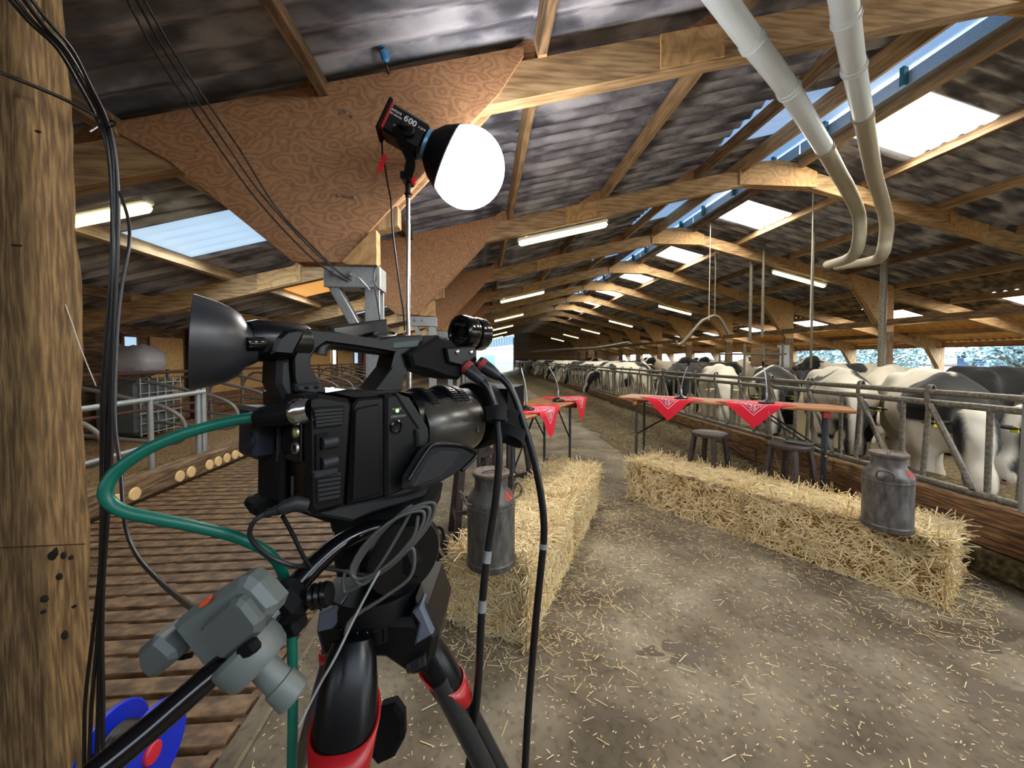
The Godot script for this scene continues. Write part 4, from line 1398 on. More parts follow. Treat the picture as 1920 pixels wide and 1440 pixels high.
# ---------------------------------------------------------------- close things on the left and overhead
func near_post() -> void:
	var t := thing("timber_post", "thick rough-sawn timber post with black cables, filling the left edge of the view", "post", Vector3(-1.52, 0, -1.265))
	var n := noise(0, 2.0, 4, 101)
	var st := mb()
	smooth(st)
	# front, right and other faces of the post, lightly uneven, its corner worn
	var h := Vector2(0.235, 0.065)
	var sect := []
	var face := [Vector2(-h.x, h.y), Vector2(h.x - 0.012, h.y), Vector2(h.x, h.y - 0.012), Vector2(h.x, -h.y), Vector2(-h.x, -h.y)]
	for i in 5:
		var a: Vector2 = face[i]
		var b: Vector2 = face[(i + 1) % 5]
		var m := maxi(1, int(a.distance_to(b) / 0.012))
		for k in m: sect.append(a.lerp(b, float(k) / m))
	var rows := []
	for j in 106:
		var y := j * 0.03
		var row := []
		for p: Vector2 in sect:
			var e := 1.0 + 0.0 * y
			var bump := n.get_noise_3d(p.x * 9.0, y * 0.9, p.y * 9.0) * 0.011 + n.get_noise_3d(p.x * 3.0, y * 0.35, 7.0) * 0.008
			var flare := 0.02 * smoothstep(0.75, 0.2, y)
			row.append(Vector3(p.x * e + signf(p.x) * (bump + flare), y, p.y + signf(p.y) * bump))
		rows.append(row)
	for j in 105:
		for i in sect.size():
			var i2 := (i + 1) % sect.size()
			quad(st, rows[j][i], rows[j + 1][i], rows[j + 1][i2], rows[j][i2])
	done(st, "trunk", M.post, t)
	# a butt joint and old nails and bolt holes in its front face
	st = mb()
	var marks := [[96, 1043, 9, 12], [103, 1036, 5, 12], [118, 1042, 5, 10], [132, 1046, 5, 6], [110, 1082, 7, 9], [82, 1124, 9, 9], [80, 1148, 6, 5], [138, 1138, 5, 4], [120, 1192, 7, 12], [70, 246, 6, 3], [30, 460, 14, 3]]
	for m: Array in marks:
		st = mb()
		lathe(st, [Vector2(0.0001, 0.0025), Vector2(0.8, 0.002), Vector2(1.0, -0.004)], Transform3D(Basis(Vector3(m[2] * 0.0012, 0, 0), Vector3(0, 0, 1), Vector3(0, -m[3] * 0.0012, 0)), onz(m[0], m[1], 1.194) - t.position), 8)
		done(st, "nail_hole", mat(C(30, 20, 14), 0.9), t)
	st = mb()
	bar(st, onz(0, 1027, 1.195) - t.position, onz(160, 1020, 1.195) - t.position, 0.004, 0.003)
	done(st, "saw_cut", mat(C(66, 44, 26), 0.9), t)
	# nail in the side and bent staple
	st = mb()
	tube(st, [at(190, 232, 1.2), at(168, 247, 1.17)].map(func(v): return v - t.position), 0.003, 6)
	done(st, "nail", M.steel, t)
	# bundle of cables: over the top, tied, then straight down
	var base := [[24, -20, 0.93], [70, 40, 0.97], [120, 92, 1.03], [160, 160, 1.1], [190, 218, 1.16], [208, 280, 1.19], [214, 380, 1.2], [213, 500, 1.2], [207, 640, 1.2], [202, 740, 1.2], [199, 860, 1.2], [194, 980, 1.19], [190, 1080, 1.19], [184, 1200, 1.18], [178, 1320, 1.17], [174, 1450, 1.16]]
	var names := ["outermost black cable of the bundle running down the timber post", "second black cable of the bundle running down the timber post", "third black cable of the bundle running down the timber post", "black cable of the bundle lying closest to the post corner"]
	for k in 4:
		var run := []
		for i in base.size():
			var b: Array = base[i]
			var spread: float = [14.0, 12.0, 9.0, 7.0, 6.0, 4.5, 4.0, 4.0, 5.0, 6.0, 6.0, 4.0, 3.0, 8.0, 14.0, 14.0][i]
			run.append([b[0] + spread * (1.5 - k) * (0.8 if i > 12 else 1.0) + sin(i * 1.3 + k * 2.0) * 2.0, b[1], b[2] + 0.004 * (k % 2)])
		cable("post_cable", names[k], run, 0.0048 if k != 1 else 0.0062, M.cable, false, "cable", "cables on the timber post")
	cable("side_cable", "single black cable stretching across the post from the left edge to the bundle", [[-30, 122, 0.95], [0, 136, 1.0], [60, 160, 1.06], [120, 186, 1.11], [170, 212, 1.15], [204, 232, 1.18]], 0.005, M.cable)
	cable("hanging_cable", "dark cable bowing out from the post bundle and hanging down to the zoom control", [[224, 360, 1.19], [240, 410, 1.15], [242, 460, 1.12], [228, 540, 1.1], [220, 620, 1.08], [216, 720, 1.05], [216, 800, 1.02], [226, 880, 0.98], [234, 980, 0.9], [256, 1040, 0.8], [300, 1090, 0.7], [340, 1124, 0.58], [364, 1142, 0.46]], 0.0042, M.cable_grey)
	st = mb()
	var ring := []
	for k in 11: ring.append(at(203 + 14 * cos(k * TAU / 10), 232 + 6 * sin(k * TAU / 10), 1.175 - 0.016 * sin(k * TAU / 10)))
	tube(st, ring, 0.003, 6)
	tag(done(st, "tie", M.black_matt), "black tie that gathers the cable bundle at the top of the timber post", "cable tie")
	cable("pale_wire", "thin pale wire sagging across the face of the timber post", [[30, 190, 1.15], [40, 270, 1.16], [54, 350, 1.165], [64, 400, 1.17], [84, 470, 1.175], [128, 586, 1.185], [150, 650, 1.19], [180, 724, 1.22]], 0.0016, M.wire)
	cable("copper_wire", "short bent orange rod nailed to the face of the timber post", [[-10, 338, 1.15], [20, 354, 1.17], [50, 378, 1.19], [76, 396, 1.2]], 0.003, mat(C(190, 130, 90), 0.5))
	# cable drum behind the post
	var d := thing("cable_drum", "blue plastic cable drum on the slats just behind the timber post", "cable drum", ony(262, 1402, 0.0) + Vector3(0, 0.0, 0))
	d.position = Vector3(onz(232, 1400, 1.34).x, 0.155, -1.36)
	d.rotation = Vector3(0.0, 0.5, 0.0)
	for s: float in [-1.0, 1.0]:
		st = mb()
		lathe(st, [Vector2(0.03, s * 0.06), Vector2(0.145, s * 0.06), Vector2(0.15, s * 0.064), Vector2(0.15, s * 0.07), Vector2(0.145, s * 0.074), Vector2(0.03, s * 0.07), Vector2(0.03, s * 0.06)], along(Vector3.ZERO, Vector3(0.85, 0.0, 0.5)), 36)
		done(st, "flange", M.blue, d)
	st = mb()
	lathe(st, [Vector2(0.07, -0.06), Vector2(0.07, 0.06)], along(Vector3.ZERO, Vector3(0.85, 0.0, 0.5)), 24)
	done(st, "hub", M.grey_plastic, d)
	st = mb()
	for k in 7: lathe(st, [Vector2(0.085, -0.055 + k * 0.016), Vector2(0.093, -0.047 + k * 0.016), Vector2(0.085, -0.039 + k * 0.016)], along(Vector3.ZERO, Vector3(0.85, 0.0, 0.5)), 24)
	done(st, "wound_cable", M.cable, d)
	st = mb()
	lathe(st, [Vector2(0.0001, 0.084), Vector2(0.03, 0.082), Vector2(0.034, 0.078), Vector2(0.034, 0.07)], along(Vector3.ZERO, Vector3(0.85, 0.0, 0.5)), 24)
	done(st, "red_cap", mat(C(200, 40, 60), 0.4), d)
	tuck(d, "hub", ["wound_cable", "red_cap"])

func studio_lamp() -> void:
	var Z := 2.4
	var t := thing("studio_lamp", "lit studio lamp with a white globe diffuser on a chrome stand", "studio lamp")
	var st := mb()
	var foot := at(766, 640, Z)
	foot.y = 0.0
	t.position = foot
	var L := func(x: float, y: float, dz := 0.0) -> Vector3: return at(x, y, Z + dz) - foot
	var R := cam_basis.x
	var U := cam_basis.y
	var N := cam_basis.z
	var g: Vector3 = L.call(877, 317)
	var a := (R * 0.9 - U * 0.42 - N * 0.24).normalized()
	var r := 0.238
	st = mb()
	var prof := []
	for k in 15:
		var an := lerpf(-0.62, PI / 2, k / 14.0)
		prof.append(Vector2(maxf(cos(an) * r, 0.0002), sin(an) * r * 0.96))
	lathe(st, prof, along(g, a), 32)
	done(st, "diffuser", M.soft_glow, t)
	st = mb()
	lathe(st, [Vector2(0.07, -0.262), Vector2(0.095, -0.262), Vector2(0.155, -0.21), Vector2(0.2, -0.14), Vector2(0.198, -0.136), Vector2(0.148, -0.205), Vector2(0.07, -0.252)], along(g, a), 16)
	done(st, "softbox_skirt", M.black_matt, t)
	st = mb()
	lathe(st, [Vector2(0.03, -0.288), Vector2(0.09, -0.288), Vector2(0.094, -0.283), Vector2(0.094, -0.267), Vector2(0.09, -0.262), Vector2(0.03, -0.262)], along(g, a), 24)
	done(st, "speed_ring", mat(C(120, 170, 210), 0.3, 0.6), t)
	# head: a boxy housing behind the ring
	var H := Transform3D(Basis(a, N.cross(a).normalized(), a.cross(N.cross(a)).normalized()).orthonormalized(), g - a * 0.405)
	st = mb()
	bx(st, H.origin, Vector3(0.235, 0.17, 0.16), H.basis, 0.014)
	done(st, "housing", M.black_satin, t)
	st = mb()
	bx(st, H * Vector3(-0.13, 0.0, 0.0), Vector3(0.024, 0.2, 0.18), H.basis, 0.008)
	done(st, "back_plate", M.black_matt, t)
	st = mb()
	bx(st, H * Vector3(-0.112, 0.0, 0.035), Vector3(0.016, 0.16, 0.11), H.basis, 0.004)
	done(st, "red_trim", M.red, t)
	for s: Array in [["Aputure", -0.085, 0.058, 0.021], ["light storm", -0.08, 0.036, 0.017], ["600", 0.012, 0.05, 0.046], ["x pro", 0.085, 0.048, 0.018]]:
		var o := put(words(s[0], s[3], 0.001), "printed_word", M.white, t)
		o.transform = Transform3D(H.basis, H * Vector3(s[1], s[2] - 0.012, 0.0815))
	st = mb()
	lathe(st, [Vector2(0.036, 0.0), Vector2(0.036, 0.02), Vector2(0.03, 0.026), Vector2(0.0001, 0.026)], along(H * Vector3(0.03, -0.02, 0.08), N), 20)
	done(st, "tilt_lock", M.black, t)
	st = mb()
	ribbon(st, spline([H * Vector3(0.03, -0.02, 0.105), H * Vector3(-0.03, -0.05, 0.105), L.call(770, 300, -0.1), L.call(765, 330, -0.06)], 5), 0.055, 0.016, R)
	ribbon(st, spline([H * Vector3(0.03, -0.02, -0.1), L.call(774, 285, 0.09), L.call(768, 310, 0.08), L.call(765, 332, 0.04)], 5), 0.055, 0.016, R)
	bx(st, L.call(764, 336), Vector3(0.06, 0.05, 0.13), cam_basis, 0.008)
	done(st, "yoke", M.black_satin, t)
	st = mb()
	bx(st, L.call(775, 338, -0.04), Vector3(0.03, 0.05, 0.03), Basis(N, 0.3), 0.008)
	done(st, "red_knob", mat(C(216, 26, 40), 0.4), t)
	st = mb()
	tube(st, [L.call(765, 345), L.call(765, 372)], 0.016, 14)
	lathe(st, [Vector2(0.02, -0.006), Vector2(0.026, 0.0), Vector2(0.02, 0.006)], Transform3D(Basis.IDENTITY, L.call(765, 364)), 14)
	done(st, "spigot", M.black, t)
	var top: Vector3 = L.call(765, 372)
	st = mb()
	tube(st, [top, Vector3(0, 1.62, 0)], 0.0135, 16)
	done(st, "stand_riser", M.chrome, t)
	st = mb()
	tube(st, [Vector3(0, 1.62, 0), Vector3(0, 0.3, 0)], 0.0175, 16)
	lathe(st, [Vector2(0.018, -0.03), Vector2(0.024, -0.026), Vector2(0.024, 0.02), Vector2(0.016, 0.026)], Transform3D(Basis.IDENTITY, Vector3(0, 1.62, 0)), 16)
	bx(st, Vector3(-0.04, 1.63, 0.0), Vector3(0.05, 0.022, 0.02), Basis.IDENTITY, 0.006)
	done(st, "stand_column", M.chrome, t)
	for k in 3:
		st = mb()
		var d := Vector3(cos(k * TAU / 3 + 0.3), 0, sin(k * TAU / 3 + 0.3))
		tube(st, [Vector3(0, 0.55, 0) + d * 0.02, d * 0.42 + Vector3(0, 0.012, 0)], 0.011, 10)
		done(st, "stand_leg", M.chrome, t)
	st = mb()
	tube(st, [L.call(745, 262), L.call(733, 256), L.call(722, 256)], [0.016, 0.018, 0.015], 10)
	done(st, "power_socket", M.grey_plastic, t)
	tuck(t, "housing", ["back_plate", "red_trim", "printed_word", "tilt_lock", "power_socket"])
	tuck(t, "yoke", ["red_knob", "spigot"])
	var bulb := OmniLight3D.new()
	bulb.name = "studio_glow"
	bulb.light_energy = 1.3
	bulb.light_color = Color(1.0, 0.98, 0.96)
	bulb.light_size = 0.22
	bulb.omni_range = 60.0
	bulb.omni_attenuation = 2.0
	bulb.shadow_enabled = true
	add_child(bulb)
	bulb.position = g + foot + a * 0.28
	cable("lamp_lead", "thin dark power lead hanging from the back of the studio lamp down its stand", [[724, 256, 2.36], [717, 264, 2.36], [717, 285, 2.35], [720, 300, 2.35], [727, 345, 2.34], [733, 375, 2.34], [736, 430, 2.34], [742, 480, 2.34], [750, 540, 2.34], [756, 580, 2.35], [759, 620, 2.36]], 0.0055, M.cable)
	st = mb()
	ribbon(st, spline([at(720, 291, 2.33), at(719, 300, 2.32), at(714, 312, 2.31), at(710, 322, 2.32)], 4), 0.03, 0.003, R)
	bx(st, at(720, 294, 2.33), Vector3(0.02, 0.022, 0.02), Basis.IDENTITY, 0.005)
	tag(done(st, "red_ribbon", mat(C(220, 30, 44), 0.6)), "small red ribbon tied to the lamp's hanging lead", "ribbon")

func overhead() -> void:
	# three thin cables strung from above the viewer to the steel post head
	var runs := [[[228, -20], [300, 112], [400, 262], [480, 372], [560, 460], [610, 504], [660, 532], [690, 546]], [[245, -20], [318, 110], [418, 262], [492, 366], [572, 454], [620, 498], [664, 530], [688, 543]], [[260, -20], [334, 110], [432, 255], [452, 284], [520, 392], [590, 466], [640, 512], [692, 541]]]
	var lab := ["lowest of the three thin cables strung down to the galvanised post head", "middle of the three thin cables strung down to the galvanised post head", "uppermost of the three thin cables strung down to the galvanised post head"]
	for k in 3:
		var pts := []
		for i in runs[k].size():
			var p: Array = runs[k][i]
			pts.append([p[0], p[1], [1.55, 1.75, 2.0, 2.2, 2.4, 2.5, 2.58, 2.62][i]])
		cable("strung_cable", lab[k], pts, 0.0052, mat(C(30, 30, 32), 0.25))
	cable("post_lead", "dark thin lead tied over the galvanised post head and running down its side", [[716, 545, 2.55], [702, 530, 2.52], [702, 506, 2.54], [707, 500, 2.6], [712, 500, 2.62], [704, 540, 2.55], [708, 570, 2.56], [714, 610, 2.6]], 0.004, M.cable)
	cable("white_tie", "short stiff white tie sticking out beside the post head bolts", [[667, 513, 2.58], [676, 524, 2.57], [688, 537, 2.56], [693, 543, 2.58]], 0.004, M.white)
	var c := cable("droplead", "black lead with two blue plugs hanging below the roof sheets", [[684, -20, 2.3], [694, 20, 2.35], [706, 64, 2.42], [716, 92, 2.46], [724, 120, 2.5], [729, 138, 2.55]], 0.008, M.cable)
	var a := at(710, 68, 2.43)
	var b := at(722, 106, 2.48)
	for k in 2:
		var st := mb()
		lathe(st, [Vector2(0.02, 0.0), Vector2(0.03, 0.006), Vector2(0.03, 0.03), Vector2(0.024, 0.036), Vector2(0.024, 0.05), Vector2(0.012, 0.06)] if k == 0 else [Vector2(0.024, 0.07), Vector2(0.03, 0.074), Vector2(0.026, 0.12), Vector2(0.012, 0.135)], along(a, b - a), 16)
		done(st, "blue_plug", mat(C(60, 130, 190), 0.4), c)
	# two white pipes coming down from the ridge
	var P := [[[1330, -30, 2.35], [1410, 78, 2.65], [1478, 168, 3.05], [1546, 278, 3.8]], [[1576, -40, 2.3], [1586, 30, 2.5], [1601, 125, 2.95], [1618, 215, 3.5]]]
	var Q := [[[1546, 278, 3.8], [1575, 330, 4.4], [1586, 348, 4.6], [1608, 395, 5.1], [1612, 430, 5.2], [1606, 468, 5.3], [1588, 486, 5.8], [1552, 496, 7.4]], [[1618, 215, 3.5], [1635, 310, 4.2], [1642, 340, 4.5], [1652, 372, 4.8], [1662, 415, 5.1], [1660, 450, 5.2], [1652, 480, 5.3], [1630, 490, 6.2], [1570, 500, 8.0]]]
	for k in 2:
		var t := thing("white_pipe", ["left of the two white plastic pipes crossing under the nearest frame towards the ridge", "right of the two white plastic pipes, dropping steeply in front of the roof light"][k], "pipe", Vector3.ZERO, 0.0, "")
		var pts: Array = P[k].map(func(p): return at(p[0], p[1], p[2]))
		var st := mb()
		tube(st, spline(pts, 5), 0.074, 20)
		done(st, "clean_length", M.pipe, t)
		st = mb()
		tube(st, spline(Q[k].map(func(p): return at(p[0], p[1], p[2])), 5), 0.074, 18)
		done(st, "dusty_length", M.pipe_dirty, t)
		for i in [1, 2, 3]:
			st = mb()
			var d: Vector3 = (pts[i] - pts[i - 1]).normalized()
			lathe(st, [Vector2(0.07, -0.03), Vector2(0.08, -0.03), Vector2(0.08, 0.012), Vector2(0.085, 0.012), Vector2(0.085, 0.024), Vector2(0.07, 0.024)], along(pts[i], d), 20)
			done(st, "joint_collar", M.pipe if i < 3 else M.pipe_dirty, t)
	# iron vacuum pole and other hangers over the cows
	var st := mb()
	var ip := onx(1656, 560, 8.0)
	tube(st, [Vector3(8.0, under(8.0) - 0.06, ip.z), Vector3(8.0, 0.0, ip.z)], 0.06, 10)
	tag(done(st, "iron_pole", M.rail), "dark iron pole rising beside the right post under the pipe ends", "pole")
	for q: Array in [[1404, 540, 1406, 640, 0.035, "left of two grey hanger pipes above the black cow"], [1424, 536, 1429, 632, 0.03, "right of two grey hanger pipes above the black cow"], [1516, 560, 1519, 690, 0.012, "left of two thin pale hanger rods over the white cow"], [1524, 560, 1521, 690, 0.012, "right of two thin pale hanger rods over the white cow"]]:
		st = mb()
		var hp := onx(q[2], q[3], 6.6)
		tube(st, [Vector3(6.6, under(6.6) - 0.02, hp.z), hp], q[4], 8)
		tag(done(st, "hanger_pipe", M.rail), q[5], "pipe")
	for q: Array in [[1538, 365, 1519, 600, 5.6, "near pale cord hanging from the ridge beside the white pipes"], [1329, 480, 1329, 600, 5.2, "second pale cord hanging from the ridge, farther off"]]:
		st = mb()
		var hc := onx(q[2], q[3], q[4])
		tube(st, [Vector3(q[4], under(q[4]) - 0.02, hc.z), hc], 0.008, 6)
		tag(done(st, "ceiling_pull", M.wire), q[5], "cord")

# ---------------------------------------------------------------- straw bales, milk cans
func strand_mesh(k: int) -> ArrayMesh:
	# one flat straw: a bent strip with a fold along it, a metre long
	var st := mb()
	smooth(st)
	var w := 0.5
	var bend: float = [0.0, 0.1, -0.16][k]
	var p := []
	for i in 3:
		var z := -0.5 + 0.5 * i
		var y := bend * (1.0 - 4.0 * z * z) * 0.5
		p.append([Vector3(-w, y, z), Vector3(0, y + 0.35, z), Vector3(w, y, z)])
	for i in 2:
		for j in 2:
			quad(st, p[i][j], p[i + 1][j], p[i + 1][j + 1], p[i][j + 1])
	st.generate_normals()
	return st.commit()
func straw(called: String, xfs: Array, cols: Array, parent: Node, k := 1) -> void:
	var mm := MultiMesh.new()
	mm.transform_format = MultiMesh.TRANSFORM_3D
	mm.use_colors = true
	mm.mesh = strand_mesh(k)
	mm.instance_count = xfs.size()
	for i in xfs.size():
		mm.set_instance_transform(i, xfs[i])
		mm.set_instance_color(i, cols[i])
	var o := MultiMeshInstance3D.new()
	o.multimesh = mm
	o.name = called
	var m := mat(Color.WHITE, 0.6)
	m.vertex_color_use_as_albedo = true
	o.material_override = m
	if parent == self: o.name = numbered(called)
	parent.add_child(o, true)
	o.set_meta("kind", "stuff")
func straw_color(dark := 0.0) -> Color:
	var c := C(236, 214, 164).lerp(C(188, 156, 102), rng.randf() * rng.randf() * 1.2)
	if rng.randf() < 0.12: c = C(240, 226, 192)
	return c.darkened(dark).srgb_to_linear()
func strand_at(p: Vector3, n: Vector3, dir: Vector3, length: float, wide: float) -> Transform3D:
	var z := dir.normalized()
	var x := n.cross(z)
	if x.length() < 0.1: x = Vector3.RIGHT.cross(z)
	x = x.normalized()
	return Transform3D(Basis(x * wide, z.cross(x) * wide * 1.0, z * length), p)

func bale(label: String, center: Vector3, turn: float, s: Vector3, many: int) -> void:
	var t := thing("straw_bale", label, "straw bale", center, turn, "straw bales laid out as seats")
	var n := noise(0, 3.0, 4, 131 + many)
	var st := mb()
	smooth(st)
	var div := Vector3i(20, 10, 10)
	for ax in 3:
		var i := (ax + 1) % 3
		var j := (ax + 2) % 3
		for sg: float in [-1.0, 1.0]:
			var g := []
			for a in div[i] + 1:
				var row := []
				for b in div[j] + 1:
					var v := Vector3.ZERO
					v[ax] = sg * s[ax] / 2
					v[i] = (float(a) / div[i] - 0.5) * s[i]
					v[j] = (float(b) / div[j] - 0.5) * s[j]
					# round the long edges, then roughen
					var h := s / 2 - Vector3.ONE * 0.05
					var q := v.clamp(-h, h)
					var e := v - q
					if e.length() > 0.001: v = q + e.normalized() * minf(e.length(), 0.05)
					var w: Vector3 = v + center
					v += e.normalized() * (n.get_noise_3dv(w * 2.6) * 0.035 - 0.012)
					row.append(v + Vector3(0, s.y / 2, 0))
				g.append(row)
			for a in div[i]:
				for b in div[j]:
					if sg > 0: quad(st, g[a][b], g[a][b + 1], g[a + 1][b + 1], g[a + 1][b])
					else: quad(st, g[a][b], g[a + 1][b], g[a + 1][b + 1], g[a][b + 1])
	done(st, "bale_body", M.straw_core, t)
	# loose straws over every face but the bottom
	var xs := []
	var cs := []
	for k in many:
		var f := rng.randi() % 7
		var p := Vector3(rng.randf_range(-0.5, 0.5), rng.randf_range(0.0, 1.0), rng.randf_range(-0.5, 0.5)) * s
		var nn := Vector3.UP
		if f < 2:
			p.y = s.y - 0.012
		elif f < 4:
			nn = Vector3.BACK
			p.z = s.z / 2 - 0.012
		elif f < 5:
			nn = Vector3.FORWARD
			p.z = -s.z / 2 + 0.012
		else:
			nn = Vector3.RIGHT * (1 if f == 5 else -1)
			p.x = nn.x * (s.x / 2 - 0.012)
		var d := Vector3(rng.randfn(), rng.randfn() * 0.8, rng.randfn())
		d = (d - nn * d.dot(nn)).normalized() + nn * rng.randf_range(-0.15, 0.42)
		var length := rng.randf_range(0.06, 0.17)
		xs.append(strand_at(p + d * length * 0.2 + nn * rng.randf_range(-0.004, 0.012), nn, d, length, rng.randf_range(0.0035, 0.0072)))
		cs.append(straw_color(0.0))
	straw("loose_straw", xs, cs, t)
	for z: float in [-0.13, 0.13]:
		st = mb()
		var hx := s.x / 2 + 0.002
		tube(st, [Vector3(-hx, 0.03, z), Vector3(-hx, s.y, z), Vector3(hx, s.y, z), Vector3(hx, 0.03, z)], 0.003, 5)
		done(st, "twine", mat(C(206, 190, 150), 0.8), t)

func milk_can(label: String, p: Vector3, turn: float, word: String, paint: float) -> void:
	var t := thing("milk_can", label, "milk can", p, turn, "")
	var st := mb()
	lathe(st, [Vector2(0.0001, 0.0), Vector2(0.124, 0.0), Vector2(0.129, 0.006), Vector2(0.129, 0.03), Vector2(0.1255, 0.034), Vector2(0.1235, 0.04), Vector2(0.1235, 0.3), Vector2(0.126, 0.303), Vector2(0.126, 0.313), Vector2(0.1235, 0.316), Vector2(0.123, 0.338), Vector2(0.118, 0.352), Vector2(0.092, 0.39), Vector2(0.086, 0.402), Vector2(0.086, 0.45), Vector2(0.09, 0.455), Vector2(0.09, 0.462)], Transform3D.IDENTITY, 48)
	done(st, "can_body", M.can, t)
	st = mb()
	lathe(st, [Vector2(0.084, 0.462), Vector2(0.093, 0.462), Vector2(0.097, 0.467), Vector2(0.097, 0.478), Vector2(0.093, 0.483), Vector2(0.08, 0.484), Vector2(0.074, 0.478), Vector2(0.068, 0.474), Vector2(0.0001, 0.474)], Transform3D.IDENTITY, 40)
	done(st, "lid", M.rust, t)
	st = mb()
	tube(st, spline([Vector3(-0.05, 0.475, 0), Vector3(-0.03, 0.485, 0), Vector3(0.03, 0.485, 0), Vector3(0.05, 0.475, 0)], 4), 0.006, 8)
	done(st, "lid_grip", M.rust, t)
	for s: float in [-1.0, 1.0]:
		st = mb()
		tube(st, spline([Vector3(s * 0.12, 0.335, -0.036), Vector3(s * 0.15, 0.35, -0.04), Vector3(s * 0.16, 0.385, -0.03), Vector3(s * 0.16, 0.39, 0.03), Vector3(s * 0.15, 0.35, 0.04), Vector3(s * 0.12, 0.335, 0.036)], 6), 0.006, 10)
		done(st, "handle", M.rust, t)
	# worn red paint on the shoulder
	for k in 2:
		st = mb()
		smooth(st)
		var a0 := paint - 0.75 * k
		for i in 10:
			for j in 3:
				var q := []
				for e: Vector2i in [Vector2i(0, 0), Vector2i(0, 1), Vector2i(1, 1), Vector2i(1, 0)]:
					var a := a0 + (i + e.x) * 0.05
					var v := (j + e.y) / 3.0
					var rr := lerpf(0.1195, 0.0935, v)
					q.append(Vector3(cos(a) * rr, lerpf(0.352, 0.39, v) + 0.0, sin(a) * rr))
				if (i * 7 + j * 3) % 5 != 0 and not ((i == 0 or i == 9) and j != 1): quad(st, q[0], q[1], q[2], q[3])
		done(st, "red_paint", M.red_paint, t)
	tuck(t, "lid", ["lid_grip"])
	# raised letters round the collar
	for i in word.length():
		var a := PI / 2 - (i - word.length() / 2.0 + 0.5) * 0.2
		var o := put(words(word[i], 0.03, 0.004), "raised_letter", M.can, t)
		o.position = Vector3(cos(a) * 0.1235, 0.321, sin(a) * 0.1235)
		o.rotation.y = PI / 2 - a

